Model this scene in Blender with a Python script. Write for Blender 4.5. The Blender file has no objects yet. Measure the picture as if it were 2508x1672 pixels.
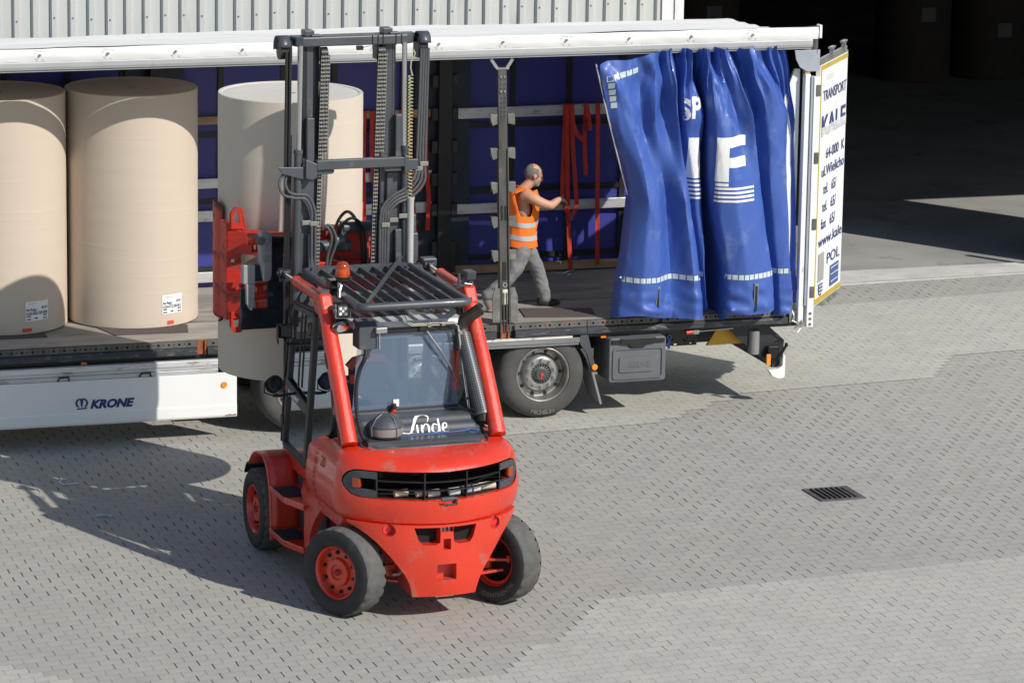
import bpy, bmesh, math, random
from mathutils import Vector, Matrix, noise
from mathutils.bvhtree import BVHTree
R = math.radians
V = Vector
random.seed(7)
scene = bpy.context.scene
col = scene.collection

# ---------------------------------------------------------------- camera
cam_d = bpy.data.cameras.new('camera')
cam_d.sensor_width = 36.0
cam_d.lens = 135.37
cam_d.clip_start = 0.5
cam_d.clip_end = 600.0
cam = bpy.data.objects.new('camera', cam_d)
col.objects.link(cam)
pit, yaw, rol = .2157, .3152, .0162
fw = V((math.sin(yaw)*math.cos(pit), math.cos(yaw)*math.cos(pit), -math.sin(pit)))
rt = V((math.cos(yaw), -math.sin(yaw), 0))
up = rt.cross(fw)
r2 = rt*math.cos(rol) + up*math.sin(rol)
u2 = up*math.cos(rol) - rt*math.sin(rol)
M4 = Matrix((r2, u2, -fw)).transposed().to_4x4()
M4.translation = V((-11.784, -35.1239, 8.8999))
cam.matrix_world = M4
scene.camera = cam

# ---------------------------------------------------------------- sun, sky, exposure
SUN = V((.72, -1.08, 1.0)).normalized()
world = bpy.data.worlds.new('World')
scene.world = world
world.use_nodes = True
wn = world.node_tree
sky = wn.nodes.new('ShaderNodeTexSky')
sky.sky_type = 'NISHITA'
sky.sun_disc = False
sky.sun_elevation = math.asin(SUN.z)
sky.sun_rotation = math.atan2(SUN.x, SUN.y)
sky.dust_density = .4
sky.air_density = 1.2
bg = wn.nodes['Background']
bg.inputs[1].default_value = .102
wn.links.new(sky.outputs[0], bg.inputs[0])
sun_d = bpy.data.lights.new('sun', 'SUN')
sun_d.energy = 4.4
sun_d.angle = R(.55)
sun_d.color = (1.0, .950, .875)
sun = bpy.data.objects.new('sun', sun_d)
sun.rotation_euler = SUN.to_track_quat('Z', 'Y').to_euler()
col.objects.link(sun)
vs = scene.view_settings
vs.view_transform = 'Standard'
vs.look = 'None'
vs.exposure = 0.0
vs.gamma = 1.0
scene.render.resolution_x = 1024
scene.render.resolution_y = 682

# ---------------------------------------------------------------- materials
MATS = {}
def mat(name, c, rough=.6, metal=0.0, var=.12, vs=6.0, dirt=None, dw=.0, ds=3.0, bump=.0, bs=60., coat=0., stretch=None):
    """Principled surface with broad colour variation, worn/dirty patches and fine bump."""
    if name in MATS: return MATS[name]
    m = bpy.data.materials.new(name); m.use_nodes = True
    nt = m.node_tree; N = nt.nodes; L = nt.links; p = N['Principled BSDF']
    tc = N.new('ShaderNodeTexCoord'); mp = N.new('ShaderNodeMapping')
    L.new(tc.outputs['Object'], mp.inputs[0])
    if stretch: mp.inputs['Scale'].default_value = stretch
    n = N.new('ShaderNodeTexNoise'); n.inputs['Scale'].default_value = vs; n.inputs['Detail'].default_value = 5
    L.new(mp.outputs[0], n.inputs[0])
    rp = N.new('ShaderNodeMapRange'); rp.inputs[1].default_value = .3; rp.inputs[2].default_value = .7
    rp.inputs[3].default_value = 1-var; rp.inputs[4].default_value = 1+var
    L.new(n.outputs[0], rp.inputs[0])
    mx = N.new('ShaderNodeVectorMath'); mx.operation = 'SCALE'; mx.inputs[0].default_value = c
    L.new(rp.outputs[0], mx.inputs['Scale'])
    out = mx.outputs[0]
    if dirt:
        n2 = N.new('ShaderNodeTexNoise'); n2.inputs['Scale'].default_value = ds; n2.inputs['Detail'].default_value = 8; n2.inputs['Roughness'].default_value = .65
        L.new(mp.outputs[0], n2.inputs[0])
        r3 = N.new('ShaderNodeMapRange'); r3.inputs[1].default_value = .62-dw*.35; r3.inputs[2].default_value = .72-dw*.2; r3.clamp = True
        L.new(n2.outputs[0], r3.inputs[0])
        mm = N.new('ShaderNodeMix'); mm.data_type = 'RGBA'; mm.inputs[7].default_value = (*dirt, 1)
        L.new(r3.outputs[0], mm.inputs[0]); L.new(out, mm.inputs[6]); out = mm.outputs[2]
        ra = N.new('ShaderNodeMapRange'); ra.inputs[3].default_value = rough; ra.inputs[4].default_value = min(1, rough+.35)
        L.new(r3.outputs[0], ra.inputs[0]); L.new(ra.outputs[0], p.inputs['Roughness'])
    else: p.inputs['Roughness'].default_value = rough
    L.new(out, p.inputs['Base Color'])
    p.inputs['Metallic'].default_value = metal
    if coat: p.inputs['Coat Weight'].default_value = coat; p.inputs['Coat Roughness'].default_value = .08
    if bump:
        nb = N.new('ShaderNodeTexNoise'); nb.inputs['Scale'].default_value = bs; nb.inputs['Detail'].default_value = 3
        L.new(mp.outputs[0], nb.inputs[0])
        b = N.new('ShaderNodeBump'); b.inputs['Strength'].default_value = bump; b.inputs['Distance'].default_value = .01
        L.new(nb.outputs[0], b.inputs['Height']); L.new(b.outputs[0], p.inputs['Normal'])
    MATS[name] = m
    return m

def glass(name, tint, rough=.0, mixv=.75, sky_haze=(.55, .62, .66)):
    m = bpy.data.materials.new(name); m.use_nodes = True
    nt = m.node_tree; N = nt.nodes; L = nt.links
    N.remove(N['Principled BSDF'])
    t = N.new('ShaderNodeBsdfTransparent'); t.inputs[0].default_value = (*tint, 1)
    g = N.new('ShaderNodeBsdfGlossy'); g.inputs['Roughness'].default_value = rough
    d = N.new('ShaderNodeBsdfDiffuse'); d.inputs[0].default_value = (*sky_haze, 1)  # diffuse film: dust plus sky reflection painted into the pane
    f = N.new('ShaderNodeFresnel'); f.inputs[0].default_value = 1.75
    a = N.new('ShaderNodeMixShader'); a.inputs[0].default_value = mixv
    L.new(d.outputs[0], a.inputs[1]); L.new(t.outputs[0], a.inputs[2])
    b = N.new('ShaderNodeMixShader'); L.new(f.outputs[0], b.inputs[0])
    L.new(a.outputs[0], b.inputs[1]); L.new(g.outputs[0], b.inputs[2])
    L.new(b.outputs[0], N['Material Output'].inputs[0])
    return m

red = mat('red_paint', (.63, .038, .015), .26, var=.12, vs=2.5, dirt=(.40, .115, .08), dw=.14, ds=4.5, bump=.30, bs=150, coat=.45)
redworn = mat('worn_red_paint', (.50, .022, .010), .5, var=.2, vs=8, dirt=(.075, .05, .04), dw=.30, ds=3.6, bump=.15, bs=40, stretch=(1, 1, 2.5))
darkgrey = mat('dark_grey_paint', (.062, .070, .082), .42, var=.15, vs=3, dirt=(.12, .115, .105), dw=.1, ds=6, coat=.1)
black = mat('black_plastic', (.012, .013, .015), .45, var=.2, bump=.05, bs=90)
blackgloss = mat('black_gloss', (.010, .011, .013), .18, var=.1)
rubber = mat('tyre_rubber', (.020, .020, .021), .72, var=.25, vs=9, dirt=(.07, .068, .064), dw=.05, ds=7, bump=.2, bs=50)
treadmat = mat('dusty_tread_rubber', (.098, .095, .091), .9, var=.18, vs=14, dirt=(.085, .083, .08), dw=.1, ds=18, bump=.3, bs=40)
trtyre = mat('trailer_tyre_rubber', (.072, .070, .067), .85, var=.2, vs=5, bump=.25, bs=50)
steel = mat('bare_steel', (.42, .42, .42), .38, 0.85, var=.15, vs=8, dirt=(.20, .17, .14), dw=.1, ds=8)
chrome = mat('chrome', (.75, .76, .78), .12, 1.0, var=.02)
alu = mat('aluminium', (.62, .63, .64), .42, .55, var=.12, vs=7, dirt=(.22, .20, .18), dw=.15, ds=8, stretch=(.5, 1, 3))
grubby = mat('grubby_steel', (.13, .125, .115), .6, .3, var=.25, vs=9, dirt=(.26, .09, .035), dw=.02, ds=9, bump=.2)
rust = mat('rust', (.30, .09, .035), .9, var=.3, vs=20, bump=.3)
white = mat('white_paint', (.78, .78, .77), .35, var=.03, vs=2, dirt=(.55, .53, .49), dw=-.05, ds=2.3)
roofw = mat('white_roof_sheet', (.78, .775, .76), .55, var=.05, vs=3, dirt=(.50, .48, .45), dw=.10, ds=2.5, stretch=(.25, 3, 1), bump=.25, bs=4)
darkchassis = mat('chassis_paint', (.018, .021, .027), .45, var=.25, vs=5, dirt=(.09, .085, .08), dw=.08, ds=9)
amber = mat('amber_lens', (.85, .28, .02), .2, var=.05, coat=.5)
amberdeep = mat('dark_amber_lens', (.75, .10, .008), .08, var=.1, coat=.6)
navy = mat('navy_print', (.022, .038, .17), .45, var=.05)
blacktxt = mat('black_print', (.03, .03, .03), .6, var=.0)
whitetxt = mat('white_print', (.80, .80, .79), .45, var=.02)
darkred = mat('dark_red_lens', (.5, .012, .006), .15, var=.1, coat=.5)
def wood_mat():
    m = mat('plain_wood', (.40, .27, .15), .75, var=.35, vs=4, dirt=(.13, .09, .06), dw=.12, ds=7, stretch=(.4, 6, 6)); return m
wood = wood_mat()

# ---------------------------------------------------------------- mesh helpers
class MB:
    def __init__(s): s.v = []; s.f = []; s.m = []; s.k = 0
    def add(s, vs_, fs): 
        b = len(s.v); s.v += [tuple(v) for v in vs_]; s.f += [[i+b for i in f] for f in fs]; s.m += [s.k]*len(fs); return s
    def box(s, c, d, rot=None):
        P = [V((x*d[0]/2, y*d[1]/2, z*d[2]/2)) for x in (-1, 1) for y in (-1, 1) for z in (-1, 1)]
        if rot is not None: P = [rot @ p for p in P]
        return s.add([p+V(c) for p in P], [(0, 1, 3, 2), (4, 6, 7, 5), (0, 4, 5, 1), (2, 3, 7, 6), (0, 2, 6, 4), (1, 5, 7, 3)])
    def bb(s, a, b):
        return s.box([(a[i]+b[i])/2 for i in range(3)], [abs(b[i]-a[i]) for i in range(3)])
    def bar(s, p, q, w, h, upv=(0, 0, 1)):
        p = V(p); q = V(q); d = (q-p); L = d.length; d.normalize()
        a = d.cross(V(upv))
        if a.length < 1e-4: a = d.cross(V((1, 0, 0)))
        a.normalize(); b = a.cross(d)
        P = [c+a*(x*w/2)+b*(y*h/2) for c in (p, q) for x, y in ((-1, -1), (1, -1), (1, 1), (-1, 1))]
        return s.add(P, [(0, 1, 2, 3), (7, 6, 5, 4), (0, 4, 5, 1), (1, 5, 6, 2), (2, 6, 7, 3), (3, 7, 4, 0)])
    def cyl(s, p, q, r1, r2=None, n=20, cap=True):
        if r2 is None: r2 = r1
        p = V(p); q = V(q); d = (q-p).normalized()
        a = d.cross(V((0, 0, 1)))
        if a.length < 1e-3: a = d.cross(V((1, 0, 0)))
        a.normalize(); b = d.cross(a)
        P = [p+(a*math.cos(t)+b*math.sin(t))*r1 for t in [2*math.pi*i/n for i in range(n)]]
        P += [q+(a*math.cos(t)+b*math.sin(t))*r2 for t in [2*math.pi*i/n for i in range(n)]]
        F = [(i, (i+1) % n, n+(i+1) % n, n+i) for i in range(n)]
        if cap: F += [list(range(n))[::-1], list(range(n, 2*n))]
        return s.add(P, F)
    def tube(s, pts, r, n=8, closed=False):
        pts = [V(p) for p in pts]; K = len(pts); rings = []; nb = None
        for i in range(K):
            if closed: t = (pts[(i+1) % K]-pts[i-1]).normalized()
            else: t = (pts[min(i+1, K-1)]-pts[max(i-1, 0)]).normalized()
            if nb is None:
                nb = t.cross(V((0, 0, 1)))
                if nb.length < .05: nb = t.cross(V((1, 0, 0)))
            nb = (nb - t*nb.dot(t))
            nb.normalize(); c = t.cross(nb)
            rr = r(i/(K-1)) if callable(r) else r
            rings += [pts[i]+(nb*math.cos(2*math.pi*j/n)+c*math.sin(2*math.pi*j/n))*rr for j in range(n)]
        F = []
        for i in range(K if closed else K-1):
            i2 = (i+1) % K
            for j in range(n): F.append((i*n+j, i*n+(j+1) % n, i2*n+(j+1) % n, i2*n+j))
        if not closed: F += [list(range(n))[::-1], list(range((K-1)*n, K*n))]
        return s.add(rings, F)
    def prism(s, poly, ax, a, b):
        """poly in the plane normal to axis ax (0,1,2), extruded from a to b"""
        n = len(poly)
        def P(u, w, t):
            return {0: (t, u, w), 1: (u, t, w), 2: (u, w, t)}[ax]
        vs_ = [P(u, w, a) for u, w in poly]+[P(u, w, b) for u, w in poly]
        return s.add(vs_, [list(range(n))[::-1], list(range(n, 2*n))]+[(i, (i+1) % n, n+(i+1) % n, n+i) for i in range(n)])
    def lathe(s, prof, o, ax, n=32, closed=False):
        """prof: list of (r, t) along the axis ax from o"""
        o = V(o); ax = V(ax).normalized(); a = ax.cross(V((0, 0, 1)))
        if a.length < 1e-3: a = V((1, 0, 0))
        a.normalize(); b = ax.cross(a); K = len(prof); P = []
        for r, t in prof:
            for j in range(n):
                th = 2*math.pi*j/n; P.append(o+ax*t+(a*math.cos(th)+b*math.sin(th))*r)
        F = []
        for i in range(K if closed else K-1):
            i2 = (i+1) % K
            for j in range(n): F.append((i*n+j, i*n+(j+1) % n, i2*n+(j+1) % n, i2*n+j))
        return s.add(P, F)
    def grid(s, fn, nu, nv):
        P = [fn(i/nu, j/nv) for j in range(nv+1) for i in range(nu+1)]
        return s.add(P, [(j*(nu+1)+i, j*(nu+1)+i+1, (j+1)*(nu+1)+i+1, (j+1)*(nu+1)+i) for j in range(nv) for i in range(nu)])
    def mesh(s, name, bev=0, smooth=False):
        me = bpy.data.meshes.new(name); me.from_pydata(s.v, [], s.f)
        for p, k in zip(me.polygons, s.m): p.material_index = k
        bm = bmesh.new(); bm.from_mesh(me)
        bmesh.ops.recalc_face_normals(bm, faces=bm.faces)
        if bev:
            E = [e for e in bm.edges if len(e.link_faces) == 2 and e.calc_face_angle(0) > R(35)]
            if E: bmesh.ops.bevel(bm, geom=E, offset=bev, segments=2, affect='EDGES', profile=.5, clamp_overlap=True)
        bm.to_mesh(me); bm.free()
        if smooth: 
            for p in me.polygons: p.use_smooth = True
            try: me.set_sharp_from_angle(angle=R(40))
            except Exception: pass
        return me
    def build(s, name, mats, parent=None, bev=0, smooth=False, label=None):
        o = bpy.data.objects.new(name, s.mesh(name, bev, smooth))
        for m in (mats if isinstance(mats, (list, tuple)) else [mats]): o.data.materials.append(m)
        col.objects.link(o)
        if parent is not None:
            o.parent = parent
            # parts are written in the coordinates of their thing's frame
            if parent.get('_world'):
                o.matrix_parent_inverse = parent.matrix_basis.inverted()
            elif parent.type == 'MESH' and parent.parent is not None and parent.parent.get('_world'):
                o.matrix_parent_inverse = Matrix.Identity(4)
        if label: o['label'] = label
        return o

def tag(o, label=None, cat=None, group=None, kind=None):
    if label: o['label'] = label
    if cat: o['category'] = cat
    if group: o['group'] = group
    if kind: o['kind'] = kind
    return o
def empty(name, loc, rz=0, world_parts=False):
    o = bpy.data.objects.new(name, None); o.empty_display_size = .2
    o.location = loc; o.rotation_euler = (0, 0, rz); col.objects.link(o)
    if world_parts: o['_world'] = 1
    return o

def text_mesh(body, size, bold=0.0, shear=0.0, width=None, space=1.0, align='LEFT'):
    """2-D outline of a word as (verts, faces), baseline at y=0"""
    cu = bpy.data.curves.new('t', 'FONT'); cu.body = body; cu.size = size; cu.offset = bold; cu.shear = shear
    cu.space_character = space; cu.align_x = align; cu.resolution_u = 3
    ob = bpy.data.objects.new('t', cu); col.objects.link(ob)
    bpy.context.view_layer.update()
    me = bpy.data.meshes.new_from_object(ob.evaluated_get(bpy.context.evaluated_depsgraph_get()))
    vs_ = [(v.co.x, v.co.y) for v in me.vertices]; fs = [list(p.vertices) for p in me.polygons]
    bpy.data.objects.remove(ob); bpy.data.curves.remove(cu); bpy.data.meshes.remove(me)
    if width and vs_:
        x0 = min(v[0] for v in vs_); x1 = max(v[0] for v in vs_); k = width/(x1-x0)
        vs_ = [((v[0]-x0)*k, v[1]) for v in vs_]
    return vs_, fs
def put_text(mb, body, size, fn, **k):
    vs_, fs = text_mesh(body, size, **k)
    return mb.add([fn(x, y) for x, y in vs_], fs)

def boolean(o, cutter, op='DIFFERENCE'):
    bpy.context.view_layer.update(); cutter.matrix_world = o.matrix_world
    m = o.modifiers.new('b', 'BOOLEAN'); m.operation = op; m.object = cutter; m.solver = 'EXACT'
    bpy.context.view_layer.update()
    me = bpy.data.meshes.new_from_object(o.evaluated_get(bpy.context.evaluated_depsgraph_get()))
    o.modifiers.remove(m); old = o.data; o.data = me; bpy.data.meshes.remove(old)
    cm = cutter.data; bpy.data.objects.remove(cutter); bpy.data.meshes.remove(cm)
def cutter(mb):
    o = bpy.data.objects.new('cut', mb.mesh('cut')); col.objects.link(o); return o
def cr(pts, n=6):
    """Catmull-Rom through pts"""
    pts = [V(p) for p in pts]; out = []
    for i in range(len(pts)-1):
        p0 = pts[max(i-1, 0)]; p1 = pts[i]; p2 = pts[i+1]; p3 = pts[min(i+2, len(pts)-1)]
        for k in range(n):
            t = k/n
            out.append(.5*((2*p1)+(p2-p0)*t+(2*p0-5*p1+4*p2-p3)*t*t+(3*p1-p0-3*p2+p3)*t**3))
    out.append(pts[-1]); return out
def rrect(x0, y0, x1, y1, r, n=5):
    P = []
    for cx, cy, a in ((x1-r, y1-r, 0), (x0+r, y1-r, 90), (x0+r, y0+r, 180), (x1-r, y0+r, 270)):
        for i in range(n+1): t = R(a+90*i/n); P.append((cx+r*math.cos(t), cy+r*math.sin(t)))
    return P

# ================================================================ GROUND
def paver_mat(name, c, cross_dark, grain, joint=.035):
    m = bpy.data.materials.new(name); m.use_nodes = True
    nt = m.node_tree; N = nt.nodes; L = nt.links; p = N['Principled BSDF']; p.inputs['Roughness'].default_value = .85
    def mth(op, a, b=None, c_=None):
        n = N.new('ShaderNodeMath'); n.operation = op
        for i, x in enumerate((a, b, c_)):
            if x is None: continue
            if isinstance(x, (int, float)): n.inputs[i].default_value = x
            else: L.new(x, n.inputs[i])
        return n.outputs[0]
    geo = N.new('ShaderNodeNewGeometry'); sx = N.new('ShaderNodeSeparateXYZ'); L.new(geo.outputs['Position'], sx.inputs[0])
    X, Y = sx.outputs[0], sx.outputs[1]
    # slight wobble so the courses are not ruler straight
    wn_ = N.new('ShaderNodeTexNoise'); wn_.inputs['Scale'].default_value = 1.1; wn_.inputs['Detail'].default_value = 2
    L.new(geo.outputs['Position'], wn_.inputs[0])
    wob = mth('MULTIPLY', mth('SUBTRACT', wn_.outputs[0], .5), .05)
    wob2 = N.new('ShaderNodeTexNoise'); wob2.inputs['Scale'].default_value = 14; L.new(geo.outputs['Position'], wob2.inputs[0])
    wsm = mth('MULTIPLY', mth('SUBTRACT', wob2.outputs[0], .5), .012)
    Xw = mth('ADD', mth('ADD', X, wob), wsm)
    u = mth('DIVIDE', Xw, .1875)
    v0 = mth('DIVIDE', mth('ADD', mth('SUBTRACT', Y, mth('MULTIPLY', X, .085)), mth('MULTIPLY', wob, .5)), .126)
    # the S shaped long joint: rises quickly at mid paver and falls slowly
    ph = mth('FRACT', mth('MULTIPLY', u, 2.0))
    tri = mth('SUBTRACT', mth('MINIMUM', mth('MULTIPLY', ph, 3.2), mth('MULTIPLY', mth('SUBTRACT', 1.0, ph), 1.45)), .5)
    v = mth('ADD', v0, mth('MULTIPLY', tri, .19))
    row = mth('FLOOR', v); fv = mth('FRACT', v)
    uu = mth('ADD', u, mth('MULTIPLY', row, .5))
    cell = mth('FLOOR', uu); fu = mth('FRACT', uu)
    du = mth('MINIMUM', fu, mth('SUBTRACT', 1.0, fu)); dv = mth('MINIMUM', fv, mth('SUBTRACT', 1.0, fv))
    cellj = mth('ROUND', uu)
    cx = N.new('ShaderNodeCombineXYZ'); L.new(cellj, cx.inputs[0]); L.new(row, cx.inputs[1])
    wj = N.new('ShaderNodeTexWhiteNoise'); wj.noise_dimensions = '3D'; L.new(cx.outputs[0], wj.inputs[0])
    cx2 = N.new('ShaderNodeCombineXYZ'); L.new(cell, cx2.inputs[0]); L.new(row, cx2.inputs[1]); cx2.inputs[2].default_value = 3
    wc = N.new('ShaderNodeTexWhiteNoise'); L.new(cx2.outputs[0], wc.inputs[0])
    big = N.new('ShaderNodeTexNoise'); big.inputs['Scale'].default_value = .55; big.inputs['Detail'].default_value = 3; L.new(geo.outputs['Position'], big.inputs[0])
    bigr = N.new('ShaderNodeMapRange'); bigr.inputs[1].default_value = .35; bigr.inputs[2].default_value = .65; L.new(big.outputs[0], bigr.inputs[0])
    mj = N.new('ShaderNodeMapRange'); mj.inputs[1].default_value = joint*.55; mj.inputs[2].default_value = joint; mj.inputs[3].default_value = 1; mj.inputs[4].default_value = 0
    L.new(du, mj.inputs[0])
    mr = N.new('ShaderNodeMapRange'); mr.inputs[1].default_value = .022; mr.inputs[2].default_value = .045; mr.inputs[3].default_value = 1; mr.inputs[4].default_value = 0
    L.new(dv, mr.inputs[0])
    # cross joints: some deep and open, some filled with sand
    open_ = mth('POWER', wj.outputs[0], 1.6)
    cdark = mth('MULTIPLY', mth('MULTIPLY', mj.outputs[0], mth('ADD', mth('MULTIPLY', open_, cross_dark), .20)), mth('ADD', mth('MULTIPLY', bigr.outputs[0], .95), .42))
    jn = N.new('ShaderNodeTexNoise'); jn.inputs['Scale'].default_value = 9; L.new(geo.outputs['Position'], jn.inputs[0])
    rdark = mth('MULTIPLY', mr.outputs[0], mth('MULTIPLY', jn.outputs[0], .40))
    dark = mth('MINIMUM', mth('MAXIMUM', cdark, rdark), .93)
    # colour
    fine = N.new('ShaderNodeTexNoise'); fine.inputs['Scale'].default_value = 90; fine.inputs['Detail'].default_value = 4; fine.inputs['Roughness'].default_value = .7
    L.new(geo.outputs['Position'], fine.inputs[0])
    f1 = mth('MULTIPLY', mth('SUBTRACT', fine.outputs[0], .5), grain)
    mid = N.new('ShaderNodeTexNoise'); mid.inputs['Scale'].default_value = 3.2; mid.inputs['Detail'].default_value = 6; L.new(geo.outputs['Position'], mid.inputs[0])
    f2 = mth('MULTIPLY', mth('SUBTRACT', mid.outputs[0], .5), .30)
    f3 = mth('MULTIPLY', mth('SUBTRACT', wc.outputs[0], .5), .05)
    f4 = mth('MULTIPLY', mth('SUBTRACT', big.outputs[0], .5), .16)
    k = mth('ADD', mth('ADD', 1.0, f1), mth('ADD', mth('ADD', f2, f3), f4))
    k = mth('MULTIPLY', k, mth('SUBTRACT', 1.0, dark))
    sc = N.new('ShaderNodeVectorMath'); sc.operation = 'SCALE'
    hue = N.new('ShaderNodeMix'); hue.data_type = 'RGBA'; hue.inputs[6].default_value = (*c, 1); hue.inputs[7].default_value = (c[0]*1.02, c[1]*.995, c[2]*.96, 1)
    L.new(wc.outputs[0], hue.inputs[0]); L.new(hue.outputs[2], sc.inputs[0]); L.new(k, sc.inputs['Scale']); L.new(sc.outputs[0], p.inputs['Base Color'])
    h = mth('ADD', mth('SUBTRACT', mth('MULTIPLY', fine.outputs[0], .12), mth('MULTIPLY', mr.outputs[0], .75)), mth('ADD', mth('MULTIPLY', mj.outputs[0], -.9), mth('MULTIPLY', wc.outputs[0], .10)))
    b = N.new('ShaderNodeBump'); b.inputs['Strength'].default_value = .55; b.inputs['Distance'].default_value = .006
    L.new(h, b.inputs['Height']); L.new(b.outputs[0], p.inputs['Normal'])
    return m
pave = paver_mat('concrete_pavers', (.362, .351, .322), 1.15, .30)
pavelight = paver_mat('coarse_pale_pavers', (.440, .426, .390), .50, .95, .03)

g = MB(); g.add([(-250, -250, 0), (250, -250, 0), (250, 6.23, 0), (-250, 6.23, 0)], [(0, 1, 2, 3)])
tag(g.build('paved_yard', pave), kind='structure')

# paler batches of the same pavers, laid up to whole stones
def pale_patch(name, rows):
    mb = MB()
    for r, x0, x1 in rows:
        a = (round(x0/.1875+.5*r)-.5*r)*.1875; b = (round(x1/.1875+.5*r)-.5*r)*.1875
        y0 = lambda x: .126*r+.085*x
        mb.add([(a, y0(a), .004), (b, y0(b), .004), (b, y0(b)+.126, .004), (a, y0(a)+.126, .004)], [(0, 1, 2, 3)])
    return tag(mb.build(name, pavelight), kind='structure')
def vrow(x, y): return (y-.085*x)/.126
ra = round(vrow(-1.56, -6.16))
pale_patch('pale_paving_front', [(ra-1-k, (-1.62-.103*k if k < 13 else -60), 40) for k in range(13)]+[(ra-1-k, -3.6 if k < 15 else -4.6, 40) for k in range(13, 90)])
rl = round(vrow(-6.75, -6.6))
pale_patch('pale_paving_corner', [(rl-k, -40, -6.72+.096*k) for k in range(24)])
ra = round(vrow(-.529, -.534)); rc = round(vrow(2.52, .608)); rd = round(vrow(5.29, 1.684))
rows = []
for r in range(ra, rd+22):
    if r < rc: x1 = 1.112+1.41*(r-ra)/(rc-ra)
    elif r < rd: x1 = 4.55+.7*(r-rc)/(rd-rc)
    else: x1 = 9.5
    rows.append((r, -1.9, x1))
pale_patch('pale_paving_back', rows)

# threshold of the warehouse door
conc = mat('threshold_concrete', (.56, .54, .50), .85, var=.12, vs=3, dirt=(.34, .30, .26), dw=.06, ds=4, bump=.3, bs=90)
slab = mat('warehouse_floor', (.315, .31, .29), .75, var=.18, vs=.8, dirt=(.22, .20, .18), dw=.2, ds=1.2, bump=.05)
t = MB(); t.prism([(2.2, 5.34), (16.5, 6.16), (16.5, 6.225), (2.2, 6.225)], 2, -.05, .012)
tag(t.build('door_threshold', conc), kind='structure')
t = MB(); t.prism([(2.2, 5.31), (17.0, 6.13), (17.0, 6.16), (2.2, 5.34)], 2, -.05, .015)
tag(t.build('threshold_edge_strip', alu), kind='structure')
t = MB(); t.bb((-30, 6.23, -.3), (40, 40, -.002))
tag(t.build('warehouse_floor', slab), kind='structure')

# ================================================================ WAREHOUSE
wh = empty('warehouse', (3.7, 6.3, 0), world_parts=True)
tag(wh, 'light grey green corrugated metal warehouse with a big dark doorway behind the trailer', 'building')
panel = mat('pale_green_cladding', (.53, .55, .52), .5, var=.05, vs=1.2, dirt=(.43, .44, .42), dw=.05, ds=2, stretch=(3, 1, .3))
w = MB()
pitch = .207; x = -34.0; P = []
while x < 3.45:
    P += [(x, 0), (x+.120, 0), (x+.137, -.042), (x+.190, -.042)]
    x += pitch
P.append((3.45, -.042))
w.prism([(a, 6.30+b) for a, b in P]+[(3.45, 6.42), (-34, 6.42)], 2, .1, 8.5)
w.build('wall_cladding', panel, wh)
scr = MB()
for i in range(0, 180):
    xx = -34+pitch*i+.163
    if i % 5 and -8 < xx < 3.4:
        scr.cyl((xx, 6.258, 3.24+.02*math.sin(i)), (xx, 6.25, 3.24+.02*math.sin(i)), .009, n=8)
scr.build('fixing_screw_row', grubby, wh)
w = MB(); w.bb((3.452, 6.235, .015), (3.60, 6.45, 6.2)); w.bb((3.602, 6.215, .015), (3.71, 6.47, 6.2)); w.build('door_jamb', white, wh)
w = MB(); w.bb((3.452, 6.23, 6.202), (40, 6.46, 8.5)); w.build('lintel_panel', panel, wh)
w = MB(); w.bb((3.712, 6.24, 4.02), (34, 6.44, 6.2)); w.bb((3.712, 6.22, 3.96), (34, 6.46, 4.018)); w.build('door_header', panel, wh)
w = MB(); w.bb((8.32, 6.24, .015), (11.17, 6.44, 4.015)); w.build('wall_pier', panel, wh)
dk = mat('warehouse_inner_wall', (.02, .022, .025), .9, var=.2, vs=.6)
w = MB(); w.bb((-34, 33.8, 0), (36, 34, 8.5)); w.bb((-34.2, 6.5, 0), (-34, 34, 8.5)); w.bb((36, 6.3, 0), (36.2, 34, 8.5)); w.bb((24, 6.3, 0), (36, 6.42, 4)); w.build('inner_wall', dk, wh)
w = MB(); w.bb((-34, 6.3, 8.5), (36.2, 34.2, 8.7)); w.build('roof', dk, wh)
b = MB(); b.lathe([(.001, .93), (.03, .925), (.05, .89), (.052, .85), (.052, 0)], (8.36, 5.84, 0), (0, 0, 1), n=20)  # post out of view, added to cast a rounded shadow into the doorway
tag(b.build('shadow_post', mat('yellow_paint', (.65, .42, .03), .5, dirt=(.2, .15, .08), dw=.1), smooth=True), 'unseen yellow post added out of view to cast a shadow into the doorway', 'shadow_post')

# ================================================================ TRAILER
tr = empty('curtainside_trailer', (-1.5, 1.24, 0), world_parts=True)
tag(tr, 'white roofed curtainside trailer standing open, its blue curtain bunched at the rear end', 'trailer')
XL = -9.6          # how far the trailer runs out of frame to the left
DZ = .98
# ---- load floor
floorm = mat('trailer_floor', (.32, .295, .265), .6, var=.22, vs=2.5, dirt=(.12, .11, .10), dw=.16, ds=2.2, stretch=(.5, 2, 1), bump=.08, bs=120)
f = MB()
ys = [.045, .42, .80, 1.18, 1.56, 1.94, 2.44]
for a, b in zip(ys[:-1], ys[1:]): f.bb((XL, a+.003, .93), (2.74, b-.003, DZ))
f.build('load_floor', floorm, tr)
f = MB(); f.bb((XL, .05, .80), (2.70, 2.40, .925)); f.build('floor_frame', darkchassis, tr)
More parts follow.
